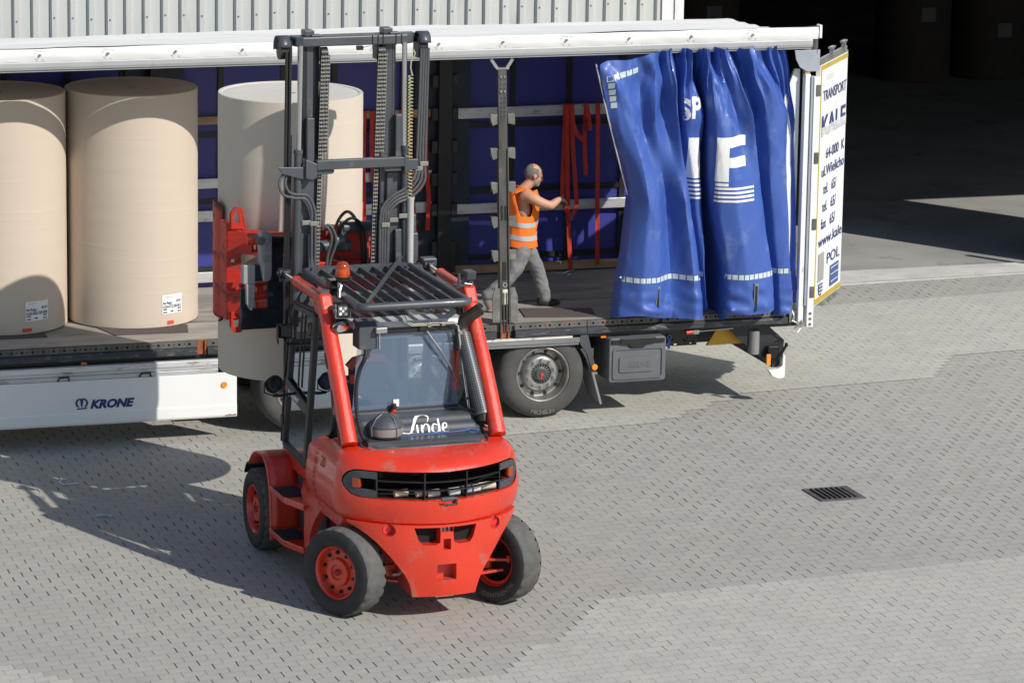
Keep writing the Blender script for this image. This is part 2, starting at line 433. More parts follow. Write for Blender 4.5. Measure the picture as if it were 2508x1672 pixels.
# ---- perforated side rail: plate with real holes
def strip_with_holes(mb, x0, x1, z0, z1, yf, holes, d=.012):
    """front plate built as quads round square-cut round holes"""
    holes = sorted(holes); xs = x0
    for cx, cz, r in holes:
        n = 8
        a, b = cx-r*1.5, cx+r*1.5
        if a < xs or b > x1: continue
        mb.bb((xs, yf, z0), (a, yf+d, z1))
        ring = [(cx+r*math.cos(2*math.pi*(k+.5)/n), cz+r*math.sin(2*math.pi*(k+.5)/n)) for k in range(n)]
        out = []
        for k in range(n):
            c, s_ = math.cos(2*math.pi*(k+.5)/n), math.sin(2*math.pi*(k+.5)/n)
            if abs(c) > abs(s_): out.append((b if c > 0 else a, z1 if s_ > 0 else z0)) 
            else: out.append((cx+(b-cx)*(c/.3827)*.38, z1 if s_ > 0 else z0))
        P = [(p[0], yf, p[1]) for p in ring]+[(p[0], yf, p[1]) for p in out]+[(p[0], yf+d*3, p[1]) for p in ring]
        F = [(k, (k+1) % n, n+(k+1) % n, n+k) for k in range(n)]+[(k, 2*n+k, 2*n+(k+1) % n, (k+1) % n) for k in range(n)]
        mb.add(P, F); xs = b
    mb.bb((xs, yf, z0), (x1, yf+d, z1))
sr = MB()
def seg(x0, x1):
    hs = []; x = x0+.06; k = 0
    while x < x1-.04:
        hs.append((x, .948, .0125 if k % 2 == 0 else .006)); x += .0505; k += 1
    strip_with_holes(sr, x0, x1, .918, .977, -.002, hs)
for a, b in ((XL, -6.4), (-6.36, -3.50), (-3.40, -.50), (-.305, .44), (.45, 1.18), (1.235, 2.56)): seg(a, b)
sr.bb((XL, .034, .90), (2.56, .046, .979))
sr.build('perforated_side_rail', grubby, tr)
sr = MB()
for a, b in ((XL, -3.50), (-3.40, -.50), (-.305, .44), (.445, 2.57)):
    sr.prism([(-.012, .838), (-.030, .850), (-.030, .905), (-.012, .914), (.05, .914), (.05, .838)], 0, a, b)
sr.build('lower_side_rail', mat('rail_paint', (.045, .052, .060), .5, .2, var=.3, vs=6, dirt=(.24, .22, .20), dw=.18, ds=9, stretch=(1, 1, 4)), tr, bev=.002)
lamp = lambda x, z, y=-.008: tag(MB().bb((x, y, z), (x+.055, y+.03, z+.026)).build('marker_lamp', amber, tr, bev=.004), None)
lamp(-4.62, .795, .02); lamp(.60, .785, .02)
# pillar sockets with rust
for x in (-3.45, -.40):
    s_ = MB(); s_.bb((x-.045, .0, .84), (x-.028, .04, .978)); s_.bb((x+.028, .0, .84), (x+.045, .04, .978)); s_.bb((x-.027, .025, .84), (x+.027, .04, .975))
    s_.build('pillar_socket', rust, tr)
# ---- roof
roofz = 3.60
def railz(X): return 3.635+.006*(X+1)**2*.25
rl = MB()
for i in range(40):
    pass
rl.prism([(-.030, 3.632), (-.038, 3.66), (-.038, 3.70), (-.02, 3.722), (.06, 3.722), (.06, 3.632)], 0, XL, 2.74)
rl.prism([(-.014, 3.612), (-.014, 3.6318), (.05, 3.6318), (.05, 3.612)], 0, XL, 2.735)
rl.build('roof_rail', mat('grey_roof_rail', (.42, .43, .43), .5, .2, var=.06, vs=3, dirt=(.3, .29, .27), dw=.1), tr, bev=.003)
def roof_front(u, v):
    # the edge band of the roof sheet: slightly wavy
    X = XL+(2.80-XL)*u; z = 3.712+.119*v
    y = -.030+.006*math.sin(X*7+v*3)*v + .002*math.sin(X*23) - .012*math.sin(v*3.14)
    return (X, y, z+.002*math.sin(X*9)*v)
def roof_top(u, v):
    X = XL+(2.80-XL)*u
    yb = 2.50; y = -.02+.006*math.sin(X*7+3)+(yb)*v
    sag = .05*math.sin(v*math.pi)*(-1+.3*math.sin(X*1.3))
    z = 3.831+.002*math.sin(X*9)-.24*v+sag + .007*math.sin(y*19+2*math.sin(X*.9))*(1-v*.3)+ .012*noise.noise(V((X*.8, y*3.2, 0)))
    return (X, y, z)
rs = MB(); rs.grid(roof_front, 240, 6); rs.grid(roof_top, 200, 40)
rs.grid(lambda u, v: (2.80, -.02+2.5*v, 3.56+(roof_top(1, v)[2]-3.56)*u), 2, 20)
o = rs.build('roof_sheet', roofw, tr, smooth=True)
rv = MB(); x = -5.0
while x > XL: x -= .645
k = 0
while x < 2.6:
    z = 3.775; rv.cyl((x, -.06, z), (x, -.02, z), .012, n=10); rv.cyl((x, -.067, z), (x, -.06, z), .007, n=8)
    x += .645; k += 1
rv.build('roof_rivet_row', steel, tr)
cr_ = MB(); x = -5.0
while x > XL: x -= .645
while x < 2.6:
    for (a, b, c_, d) in ((-.05, .045, .02, .03), (-.04, -.03, -.01, -.045), (.035, .04, .06, .02), (.03, -.035, .045, -.05), (-.06, .01, -.03, .018)):
        cr_.tube([(x+a, -.046, 3.778+b), (x+(a+c_)/2, -.049, 3.778+(b+d)/2+.004), (x+c_, -.046, 3.778+d)], .0018, 5)
    x += .645
cr_.build('sheet_crease_seam', mat('crease_grey', (.60, .59, .57), .8), tr)
e = MB(); e.bb((2.803, -.048, 3.72), (2.83, .04, 3.85)); e.build('roof_end_cap', white, tr, bev=.004)
# plate under the rear roof corner
e = MB(); e.prism([(2.56, 3.60), (2.83, 3.60), (2.83, 3.42), (2.79, 3.385), (2.70, 3.385), (2.62, 3.43), (2.575, 3.51)], 1, -.012, .0)
e.build('corner_plate', mat('pale_blue_grey', (.33, .36, .40), .5), tr, bev=.003)
# ---- rear frame
post = MB()
post.prism([(2.50, .86), (2.66, .86), (2.66, 3.40), (2.60, 3.40), (2.55, 3.26), (2.50, 3.16)], 1, .075, .11)
post.bb((2.68, -.02, .82), (2.735, .06, 3.36))
post.build('rear_post', white, tr, bev=.004)
e = MB(); e.bb((2.737, -.035, 1.02), (2.762, .05, 3.34)); e.build('hinge_channel', mat('hinge_grey', (.33, .36, .40), .45, .2), tr)
e = MB(); e.bb((2.764, -.045, .80), (2.835, .07, 3.33)); 
e.build('hinge_post', white, tr, bev=.004)
e = MB()
for z in (.83, .885, .94): e.cyl((2.80, -.052, z), (2.80, -.044, z), .014, n=12)
for z in (1.16, 1.85, 2.52, 3.20): e.bb((2.79, -.056, z-.055), (2.832, -.046, z+.055))
e.build('hinge_plate', grubby, tr)
e = MB(); e.bb((2.68, .0, 3.36), (2.735, .07, 3.62)); e.build('post_upper', wood, tr)
e = MB(); e.bb((2.66, 2.38, .86), (2.79, 2.48, 3.50)); e.bb((2.742, .05, .80), (2.80, 2.44, .975)); e.build('rear_frame', white, tr)
e = MB(); e.tube([(2.60, -.02, 1.0), (2.62, -.05, .93), (2.60, -.06, .88), (2.66, -.07, .85), (2.70, -.07, .88), (2.70, -.05, .80), (2.66, -.07, .76)], .008, 8)
e.bar((2.63, -.06, .80), (2.75, -.07, .86), .02, .012); e.bb((2.58, -.04, .86), (2.64, .0, .97)); e.cyl((2.72, -.07, .84), (2.72, .0, .84), .02)
e.build('latch_gear', steel, tr)
# ---- open rear door (turned out on its hinge)
DA = V((.665, .885, 0)).normalized(); DN = V((DA.y, -DA.x, 0))   # along the leaf, and the outer face normal
D0 = V((2.845, .0, 0)); DW = 1.10
def dp(s_, z, off=0): q = D0+DA*s_+DN*off; return (q.x, q.y, z)
def dbox(mb, s0, s1, z0, z1, o0, o1):
    P = [dp(s_, z, o_) for s_ in (s0, s1) for z in (z0, z1) for o_ in (o0, o1)]
    mb.add(P, [(0, 1, 3, 2), (4, 6, 7, 5), (0, 4, 5, 1), (2, 3, 7, 6), (0, 2, 6, 4), (1, 5, 7, 3)])
d = MB(); dbox(d, 0, DW, .99, 3.44, -.045, 0); d.build('rear_door', white, tr)
d = MB(); dbox(d, .02, .20, 1.0, 3.40, .001, .012)
d = MB()
gold = mat('mustard_edge', (.48, .34, .045), .5, var=.1)
dbox(d, .025, .05, 1.0, 3.43, .0, .006); dbox(d, .05, DW-.01, 3.385, 3.43, .0, .006); dbox(d, .05, DW-.01, 1.0, 1.055, .0, .006)
d.build('door_edge_band', gold, tr)
d = MB(); dbox(d, -.02, DW, 3.455, 3.50, -.04, -.01); dbox(d, .0, DW+.01, 3.44, 3.456, -.045, .0)
for s_ in (.45, .93): 
    dbox(d, s_, s_+.04, 3.46, 3.56, -.03, .01); dbox(d, s_-.06, s_+.10, 3.555, 3.572, -.03, .01)
d.build('door_top_gear', steel, tr)
d = MB()
for s_ in (.30, .36, .62, .80, .88): d.cyl(dp(s_, .955, .01), dp(s_, .985, .02), .02, n=10)
dbox(d, .25, .95, .965, .992, -.03, .012); dbox(d, .60, .82, .93, .97, -.01, .01)
d.build('door_foot_gear', steel, tr)
d = MB(); dbox(d, .15, .36, 1.215, 1.50, .001, .010); d.build('data_plate', mat('plate_grey', (.33, .33, .32), .5), tr)
d = MB(); fnD = lambda x, y: dp(x, y, .010)
def dtext(body, s0, z, h, w, bold=.0, sh=0, mb=d): put_text(mb, body, h*1.42, lambda x, y: dp(s0+x, z+y, .005), width=w, bold=bold, shear=sh)
for b_, s0, z, h, w in (('TRANSPORT', .13, 3.06, .105, .93), ('64-000  K', .32, 2.455, .105, .74), ('ul.Wielicho', .17, 2.285, .105, .90), ('tel.   65/', .26, 2.10, .105, .52),
        ('tel.   65/', .24, 1.92, .105, .54), ('fax   65/', .21, 1.745, .105, .57), ('www.kale', .12, 1.57, .105, .95), ('POL', .50, 1.345, .11, .52)):
    d = MB(); dtext(b_, s0, z, h, w, .0015, mb=d); d.build('door_lettering', navy, tr)
d = MB()
# big word in heavy letters whose feet break into stripes
put_text(d, 'KALE', .20*1.42, lambda x, y: dp(.11+x, 2.71+y, .006), width=.95, bold=.007)
o = d.build('door_wordmark', navy, tr)
d = MB()
for k in range(6): dbox(d, .10, 1.07, 2.712+k*.015, 2.719+k*.015, .003, .012)
d.build('wordmark_cut_line', white, tr)
d = MB(); put_text(d, 'WIELTON', .06, lambda x, y: dp(.20+x, 3.27+y, .005), width=.36, bold=.002) if False else None
for k in range(4): dbox(d, .22, .55, 3.26+k*.014, 3.266+k*.014, .003, .005)
d.build('faded_print', mat('faded_grey', (.55, .55, .54), .6), tr)
d = MB(); dbox(d, .70, 1.03, .0, 0.001, 0, 0.001)
d = MB(); dbox(d, .70, 1.02, 1.075, 1.30, .003, .006) if False else None
d = MB(); dbox(d, .72, 1.04, 1.08, 1.10, 0, .001) if False else None
d = MB()
for k, (z0, z1) in enumerate(((1.07, 1.14),)): pass
bl = mat('sticker_blue', (.045, .10, .26), .5)
dbox(d, .80, 1.06, 1.0605, 1.061, .001, .002)
e2 = MB(); dbox(e2, .80, 1.07, 1.085, 1.36, .003, .006); 
e2 = MB()
P = [(.13, 1.0)]
# shield sticker
sh = [(.18, 1.19), (.34, 1.19), (.34, 1.12), (.31, 1.08), (.26, 1.058), (.21, 1.08), (.18, 1.12)]
e2.add([dp(a, b, .008) for a, b in sh], [list(range(len(sh)))])
e2.build('shield_sticker', bl, tr)
e2 = MB(); dbox(e2, .64, .98, 1.085, 1.30, .003, .008); e2.build('blue_sticker', bl, tr)
e2 = MB()
for z in (1.105, 1.14, 1.175): dbox(e2, .195, .325, z-.015, z-.005, .009, .010)
for z in (1.07, 1.145, 1.21): dbox(e2, .66, .95, z+.058, z+.066, .009, .010)
e2.build('sticker_line', white, tr)
# ---- blue curtain, bunched
LV = {
 3.655: [(.475,-.05),(.62,-.06),(.78,-.06),(.92,-.05),(1.06,-.06),(1.14,-.03),(1.2,-.12),(1.27,0),(1.32,.05),(1.36,-.06),(1.42,-.07),(1.44,.05),(1.48,.08),(1.51,.05),(1.54,-.02),(1.57,-.1),(1.63,-.05),(1.68,.05),(1.72,-.08),(1.8,-.1),(1.85,0),(1.92,.03),(2.0,-.09),(2.1,-.03),(2.2,.02),(2.3,-.05),(2.4,-.03),(2.47,0)],
 3.0: [(.60,-.05),(.68,-.09),(.82,-.1),(.95,-.04),(1.05,-.12),(1.18,-.04),(1.28,-.13),(1.36,0),(1.37,.02),(1.40,-.05),(1.50,-.07),(1.59,-.05),(1.615,.10),(1.63,.12),(1.625,.02),(1.615,-.08),(1.66,-.16),(1.78,-.17),(1.92,-.08),(2.05,-.15),(2.12,-.02),(2.16,.02),(2.25,-.08),(2.40,-.07),(2.50,0),(2.53,.05),(2.57,.02),(2.58,0)],
 2.2: [(.85,.02),(.87,-.06),(.98,-.16),(1.1,-.13),(1.22,-.04),(1.36,-.15),(1.43,-.12),(1.44,-.02),(1.45,.0),(1.53,-.06),(1.60,-.05),(1.62,.08),(1.64,.18),(1.67,.18),(1.675,.02),(1.66,-.10),(1.70,-.17),(1.86,-.21),(2.05,-.17),(2.2,-.09),(2.215,.0),(2.23,.02),(2.32,-.08),(2.48,-.08),(2.53,0),(2.56,.06),(2.60,.02),(2.62,0)],
 1.40: [(.74,.01),(.77,-.08),(.93,-.17),(1.1,-.16),(1.28,-.06),(1.46,-.17),(1.55,-.14),(1.555,.0),(1.56,.04),(1.62,-.04),(1.65,-.06),(1.66,.1),(1.71,.2),(1.80,.2),(1.81,.05),(1.79,-.12),(1.83,-.18),(2.0,-.22),(2.2,-.18),(2.33,-.1),(2.335,.0),(2.34,.02),(2.42,-.07),(2.55,-.08),(2.57,.0),(2.58,.08),(2.63,.02),(2.66,0)],
 1.01: [(.69,.0),(.72,-.10),(.90,-.19),(1.1,-.15),(1.3,-.08),(1.5,-.17),(1.595,-.13),(1.59,.0),(1.60,.05),(1.66,-.02),(1.68,-.06),(1.69,.1),(1.74,.22),(1.83,.22),(1.84,.05),(1.82,-.12),(1.86,-.18),(2.05,-.22),(2.25,-.18),(2.37,-.1),(2.375,.0),(2.38,.02),(2.45,-.07),(2.58,-.08),(2.60,.0),(2.61,.08),(2.68,.02),(2.70,.0)],
}
def sharpen(L_):
    sm = cr([(a, b, 0) for a, b in L_], 8); out = []
    for k, p in enumerate(sm):
        i, t = divmod(k, 8); i2 = min(i+1, len(L_)-1); q = V((*L_[min(i, len(L_)-1)], 0)).lerp(V((*L_[i2], 0)), t/8)
        out.append(p.lerp(q, .45))
    return out
zs = sorted(LV); cols = []
for z in zs: cols.append(sharpen(LV[z]))
NU = len(cols[0])
def cat4(a, b, c_, d, t): return .5*((2*b)+(c_-a)*t+(2*a-5*b+4*c_-d)*t*t+(3*b-a-3*c_+d)*t**3)
def curt(i, z):
    for k in range(len(zs)-1):
        if z <= zs[k+1] or k == len(zs)-2:
            t = min(1, max(0, (z-zs[k])/(zs[k+1]-zs[k])))
            a = cols[max(k-1, 0)][i]; b = cols[k][i]; c_ = cols[k+1][i]; d = cols[min(k+2, len(zs)-1)][i]
            t2 = t*t*(3-2*t) if k in (0,) else t
            return b.lerp(c_, t)+ (cat4(a, b, c_, d, t)-b.lerp(c_, t))*.5
NV = 130
P = []
for j in range(NV+1):
    v = j/NV
    for i in range(NU):
        u = i/(NU-1)
        top = 3.655-.125*max(0, 1-u/.19)**1.0+.012*math.sin(u*60)
        bot = 1.0+.035*math.sin(u*21)-.02*u+.03*max(0, u-.55)*2 - .02*math.cos(u*47)
        z = bot+(top-bot)*v
        q = curt(i, z)
        # diagonal tension folds near the top and sagging creases near the hem
        w_top = max(0, (z-2.5)/1.1)**1.5
        dy = -.055*w_top*max(0, math.sin((q.x*1.25+z)*9.5))**2 + .03*w_top*math.sin((q.x*.9-z)*12)
        w_bot = max(0, (1.36-z)/.36)
        dy += .030*w_bot*math.sin(z*34+q.x*5)*noise.noise(V((q.x*3, z*4, 1)))*2.2
        r1_ = 1-abs(noise.noise(V((q.x*3.1+z*.9, z*.9, 5))))*2; r2_ = 1-abs(noise.noise(V((q.x*5.5-z*1.6, z*1.7, 21))))*2
        dy += -.014*max(0, r1_)**3 - .008*max(0, r2_)**4 + .014*noise.noise(V((q.x*2.2, z*1.6, 15)))
        pk = min(1, max(0, (z-2.55)/1.0)); tri_ = abs(((u*31+.3*math.sin(z*3)) % 1)-.5)*2
        dy += -.060*pk*pk*(tri_-.5)*(1 if u > .2 else .1)
        dx = .014*noise.noise(V((q.x*4, z*2.2, 2)))
        P.append((q.x+dx, -.05+(q.y+.05)*1.6+dy, z))
cm = MB(); cm.add(P, [(j*NU+i, j*NU+i+1, (j+1)*NU+i+1, (j+1)*NU+i) for j in range(NV) for i in range(NU-1)])
blue = mat('blue_vinyl', (.044, .100, .37), .46, var=.08, vs=1.5, dirt=(.10, .16, .38), dw=.10, ds=3, bump=.10, bs=14, coat=.08)
cme = cm.mesh('side_curtain', smooth=True)
for p in cme.polygons: p.use_smooth = True
curtain = bpy.data.objects.new('side_curtain', cme); cme.materials.append(blue); col.objects.link(curtain)
curtain.parent = tr; curtain.matrix_parent_inverse = tr.matrix_basis.inverted()
bvh = BVHTree.FromPolygons([V(p) for p in P], [tuple(q.vertices) for q in cme.polygons])
VD = V((.303, .929, -.0)).normalized()
def conform(x, z, off=.004, fallback=-.1):
    """nearest curtain surface seen from the yard side"""
    h = bvh.ray_cast(V((x, -3, z)), V((0, 1, 0)))
    return (x, (h[0].y if h[0] is not None else fallback)-off, z)
def on_curtain(mb, poly_test, x0, x1, z0, z1, st=.012):
    nx = max(2, round((x1-x0)/st)); nz = max(2, round((z1-z0)/st))
    idx = {}
    for j in range(nz):
        for i in range(nx):
            cx = x0+(x1-x0)*(i+.5)/nx; cz = z0+(z1-z0)*(j+.5)/nz
            if not poly_test(cx, cz): continue
            q = []
            for a, b in ((i, j), (i+1, j), (i+1, j+1), (i, j+1)):
                xx, zz_ = x0+(x1-x0)*a/nx, z0+(z1-z0)*b/nz
                q.append(conform(xx, zz_))
            yy = [p[1] for p in q]
            if max(yy)-min(yy) > .06 or max(yy) > .06: continue
            mb.add(q, [(0, 1, 2, 3)])
wt = MB()
# letter E
z0, z1 = 2.345, 2.79
on_curtain(wt, lambda x, z: True, 1.668, 1.785, 2.36, 2.80)
on_curtain(wt, lambda x, z: True, 1.786, 2.005, 2.70, 2.80)
on_curtain(wt, lambda x, z: True, 1.786, 1.998, 2.50, 2.60)
on_curtain(wt, lambda x, z: True, 1.672, 1.785, 2.315, 2.345)
for k in range(4): on_curtain(wt, lambda x, z: True, 1.672, 2.085, 2.285-.042*k-.005, 2.285-.042*k+.017)
# the piece of the letter before it, on the recessed fold
on_curtain(wt, lambda x, z: not (x > 1.56 and z > 2.62-(x-1.56)*2.2+.03), 1.445, 1.618, 2.37, 2.775)
for k in range(5): on_curtain(wt, lambda x, z: True, 1.46, 1.60, 2.335-.042*k-.005, 2.335-.042*k+.017)
# smaller word above
def glyphs(body, h, x0, z0, w, bold):
    vs_, fs = text_mesh(body, h*1.42, width=w, bold=bold)
    bm = bmesh.new(); vv = [bm.verts.new((x0+x, 0, z0+y)) for x, y in vs_]
    for f_ in fs:
        try: bm.faces.new([vv[i] for i in f_])
        except ValueError: pass
    bmesh.ops.triangulate(bm, faces=bm.faces)
    for _ in range(3):
        E_ = [e_ for e_ in bm.edges if e_.calc_length() > .03]
        if E_: bmesh.ops.subdivide_edges(bm, edges=E_, cuts=1)
        bmesh.ops.triangulate(bm, faces=bm.faces)
    bm.verts.index_update()
    pts = [conform(v.co.x, v.co.z) for v in bm.verts]
    F = [[v.index for v in f_.verts] for f_ in bm.faces if max(pts[v.index][1] for v in f_.verts)-min(pts[v.index][1] for v in f_.verts) < .05]
    bm.free(); return pts, F
wt.add(*glyphs('P', .20, 1.455, 2.98, .105, .012))
gp, gf = glyphs('S', .20, 1.335, 2.96, .11, .012); wt.add(gp, [f_ for f_ in gf if min(gp[i][0] for i in f_) > 1.385])
wt.add([conform(1.60, 2.99), conform(1.612, 2.99), conform(1.612, 3.08)], [(0, 1, 2)])
wt.build('curtain_lettering', whitetxt, tr)
refl = mat('reflective_tape', (.52, .60, .60), .35, var=.12, vs=30)
rt_ = MB(); x = .74
def flush_tape():
    global rt_
    if rt_.f: rt_.build('reflective_tape', refl, tr)
    rt_ = MB()
while x < 2.66:
    k0 = len(rt_.f); on_curtain(rt_, lambda a, b: True, x, x+.047, 1.375, 1.425, .02)
    if len(rt_.f) == k0: flush_tape()
    x += .056
flush_tape()
for k in range(5): # corner bracket on the free flap
    x = .56+k*.068; zb = 3.36+.017*k
    rt_.add([conform(x, zb), conform(x+.058, zb+.014), conform(x+.054, zb+.068), conform(x-.004, zb+.054)], [(0, 1, 2, 3)])
for k in range(1, 5):
    x = .56+.014*k; zb = 3.36-.066*k
    rt_.add([conform(x, zb), conform(x+.056, zb+.010), conform(x+.052, zb+.064), conform(x-.004, zb+.054)], [(0, 1, 2, 3)])
flush_tape()
for bx in (1.10, 1.70, 1.795, 2.10):
    bz = 1.17; y = conform(bx, bz)[1]-.01
    b = MB(); b.bb((bx-.020, y-.006, bz-.02), (bx-.014, y+.006, bz+.16)); b.bb((bx+.014, y-.006, bz-.02), (bx+.020, y+.006, bz+.16)); b.bb((bx-.02, y-.008, bz+.14), (bx+.02, y, bz+.165))
    bk = b.build('tension_buckle', steel, tr)
    b = MB(); b.bb((bx-.013, y-.004, bz-.12), (bx+.013, y+.004, bz+.13)); b.build('buckle_strap', black, bk)
# hem pole along the free edge
e = MB(); e.tube([(.465, -.055, 3.53), (.60, -.055, 3.0), (.72, -.03, 2.6), (.84, -.0, 2.22)], .008, 8); e.build('curtain_edge_pole', alu, tr)
# ---- far side: closed curtain, posts, laths
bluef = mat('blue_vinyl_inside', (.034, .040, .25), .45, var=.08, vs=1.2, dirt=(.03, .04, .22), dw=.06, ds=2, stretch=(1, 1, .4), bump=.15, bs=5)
fc = MB(); fc.grid(lambda u, v: (XL+(2.74-XL)*u, 2.47+.012*math.sin(u*90)*math.sin(v*3)+.01*noise.noise(V((u*20, v*5, 0))), .97+2.58*v), 200, 16)
fc.build('far_curtain', bluef, tr, smooth=True)
st = MB()
x = -9.3
for x in [-4.88-.6*k for k in range(7, 0, -1)]+[-4.88, -4.23, -3.68, -3.14, -2.67, -2.02, -1.48, -.75, .43-.6, .43, 1.05, 1.65, 2.25]:
    st.bb((x-.028, 2.444, 1.0), (x+.028, 2.452, 3.50))
for z in (2.55, 1.865, 1.16): st.bb((XL, 2.4525, z-.03), (2.70, 2.4575, z+.03))
st.build('curtain_webbing', black, tr)
for px in (-6.4, -3.36, -.335):
    pl = MB(); pl.bb((px-.10, 2.33, .98), (px+.10, 2.42, 3.5))
    # side flanges
    pl = MB(); pl.bb((px-.072, 2.30, .985), (px+.072, 2.40, 3.50)); 
    q = pl.build('far_pillar', black, tr, bev=.006)
    for z in (3.04, 2.70, 2.36, 2.02, 1.70):
        for s_ in (-1, 1): b = MB(); b.bb((px+s_*.108-.032, 2.31, z-.065), (px+s_*.108+.032, 2.385, z+.065)); b.build('lath_bracket', darkchassis, q, bev=.006)
    for s_ in (-1, 1): b = MB(); b.bb((px+s_*.10-.028, 2.312, 1.04), (px+s_*.10+.028, 2.385, 1.37)); b.build('lath_bracket', darkchassis, q, bev=.006)
    b = MB(); b.bb((px-.30, 2.42, 1.0), (px+.30, 2.440, 3.5)); b.build('pillar_cover', mat('dark_teal_sheet', (.02, .035, .055), .6, var=.3, vs=4), q)
def lath(x0, x1, z0, z1, m): 
    b = MB(); b.bb((x0, 2.385, z0), (x1, 2.425, z1)); b.build('side_lath', m, tr, bev=.003)
lath(-.22, 2.66, 2.632, 2.742, alu); lath(-.22, 2.66, 1.635, 1.738, alu); lath(-.22, 2.66, 1.0, 1.088, wood)
lath(-3.25, -.45, 2.665, 2.745, wood); lath(-3.25, -.45, 2.01, 2.11, alu); lath(-3.25, -.45, 1.668, 1.78, alu); lath(-3.25, -.45, 1.04, 1.145, alu)
lath(-6.3, -3.48, 2.665, 2.745, wood); lath(-6.3, -3.48, 1.668, 1.78, alu)
# ---- sliding pillar on the open side, with its lath pockets
pz0, pz1 = .86, 3.50
pl = MB(); px = -.40
pl.bb((px-.052, -.005, pz0), (px-.038, .065, 2.72)); pl.bb((px+.038, -.005, pz0), (px+.052, .065, 2.72)); pl.bb((px-.038, .012, 1.02), (px+.038, .05, 2.72))
pl.bb((px-.044, .008, 2.721), (px+.044, .045, 3.49)); pl.bb((px-.022, -.012, pz0+.05), (px-.008, .012, 1.30)); pl.bb((px+.008, -.012, pz0+.05), (px+.022, .012, 1.30))
pil = pl.build('sliding_pillar', mat('worn_pillar_steel', (.095, .095, .090), .5, .4, var=.3, vs=7, dirt=(.32, .14, .08), dw=.04, ds=5, stretch=(2, 2, .6), bump=.1), tr, bev=.003)
pkt = mat('pocket_steel', (.165, .162, .150), .55, .35, var=.25, vs=8, dirt=(.28, .27, .25), dw=.12, ds=8, bump=.15)
for z in (3.01, 2.675, 2.34, 2.0, 1.665):
    for s_ in (-1, 1):
        b = MB(); xa = px+s_*.054; xb = px+s_*.125
        b.prism([(xa, z-.045), (xb+.022, z-.062), (xb, z+.012), (xb, z+.052), (xa, z+.052)] if s_ < 0 else [(xa, z-.04), (xb, z-.058), (xb, z+.05), (xa, z+.05)], 1, .012, .022)
        b.bb((min(xa, xb), .0225, z+.040), (max(xa, xb), .060, z+.052)); b.bb((min(xa, xb)+.01, .055, z-.05), (max(xa, xb)-.01, .062, z+.038))
        b.build('lath_pocket', pkt, pil, bev=.002)
for s_ in (-1, 1):
    b = MB(); xa = px+s_*.054; xb = px+s_*.130
    b.prism([(xa, 1.0), (xb, 1.005), (xb, 1.26), (xb-s_*.016, 1.31), (xb-s_*.03, 1.35), (xa, 1.34)], 1, -.004, .010); b.bb((min(xa, xb)+.01, .0102, 1.325), (max(xa, xb)-.02, .05, 1.34))
    b.build('lath_pocket', pkt, pil, bev=.002)
b = MB()
for z in [3.40-.045*k for k in range(9)]:
    for s_ in (-1, 1): b.cyl((px+s_*.018, -.001 if False else .004, z), (px+s_*.018, .010, z), .006, n=8)
b.bb((px-.030, .004, 2.02), (px-.012, .013, 2.16)); b.bb((px+.012, .004, 2.02), (px+.030, .013, 2.16)); b.bb((px-.018, .005, 1.42), (px+.018, .013, 1.60))
b.build('pillar_slot', black, pil)
b = MB()
for z in (3.43, 3.285):
    for s_ in (-1, 1): b.cyl((px+s_*.018, -.004, z), (px+s_*.018, .01, z), .011, n=10)
b.bb((px-.065, -.004, 3.50), (px+.065, .05, 3.515)); b.bar((px-.05, .02, 3.51), (px-.11, .02, 3.60), .012, .03); b.bar((px+.05, .02, 3.51), (px+.11, .02, 3.60), .012, .03)
b.lathe([(.012, 0), (.026, 0), (.026, .008), (.012, .008)], (px, .0, 1.375), (0, 1, 0), n=14, closed=True)
b.build('pillar_fitting', steel, pil)
b = MB(); b.bb((px-.026, -.006, 1.18), (px+.026, .006, 1.33)); b.build('pillar_sticker', mat('sticker_pale', (.62, .58, .50), .5, var=.3, vs=20), pil)
for o_ in [pil]+list(pil.children):
    for v in o_.data.vertices: v.co.x -= .0+(v.co.z-.87)*.027
# ---- side guard panel with the maker's emblem and name
g = MB(); gx = -3.12
sc_ = MB(); rr2 = random.Random(4)
for k in range(9):
    x0 = -3.24+.012*k; sc_.add([(x0, -.0612, .2405), (x0+.013, -.0612, .2405), (x0+.011, -.0612, .247+rr2.uniform(0, .012)), (x0+.002, -.0612, .247+rr2.uniform(0, .012))], [(0, 1, 2, 3)])
sc_.build('corner_scuff', rust, tr)
g.prism([(-.035, .655), (-.048, .66), (-.052, .345), (-.060, .340), (-.060, .245), (-.050, .225), (-.02, .225), (-.02, .66)], 0, XL, gx)
g.build('side_guard_panel', white, tr, bev=.003)
g = MB(); g.bb((XL, -.035, .662), (-3.30, .0, .700)); g.bb((XL, -.028, .703), (-3.30, .0, .735)); g.prism([(-.036, .738), (-.030, .79), (.0, .80), (.0, .738)], 0, XL, -3.28)
g.build('guard_top_profile', alu, tr, bev=.003)
g = MB()
for x in (-4.86, -4.07):
    g.tube([(x, -.035, .655), (x+.012, -.065, .70), (x+.10, -.065, .705), (x+.112, -.035, .66)], .009, 8)
g.build('guard_handle', black, tr)
g = MB(); fnk = lambda x, y: (x, -.0535, y)
put_text(g, 'KRONE', .078*1.42, lambda x, y: (-4.552+x, -.0545, .388+.0*x+y), width=.43, bold=.006, shear=.28)
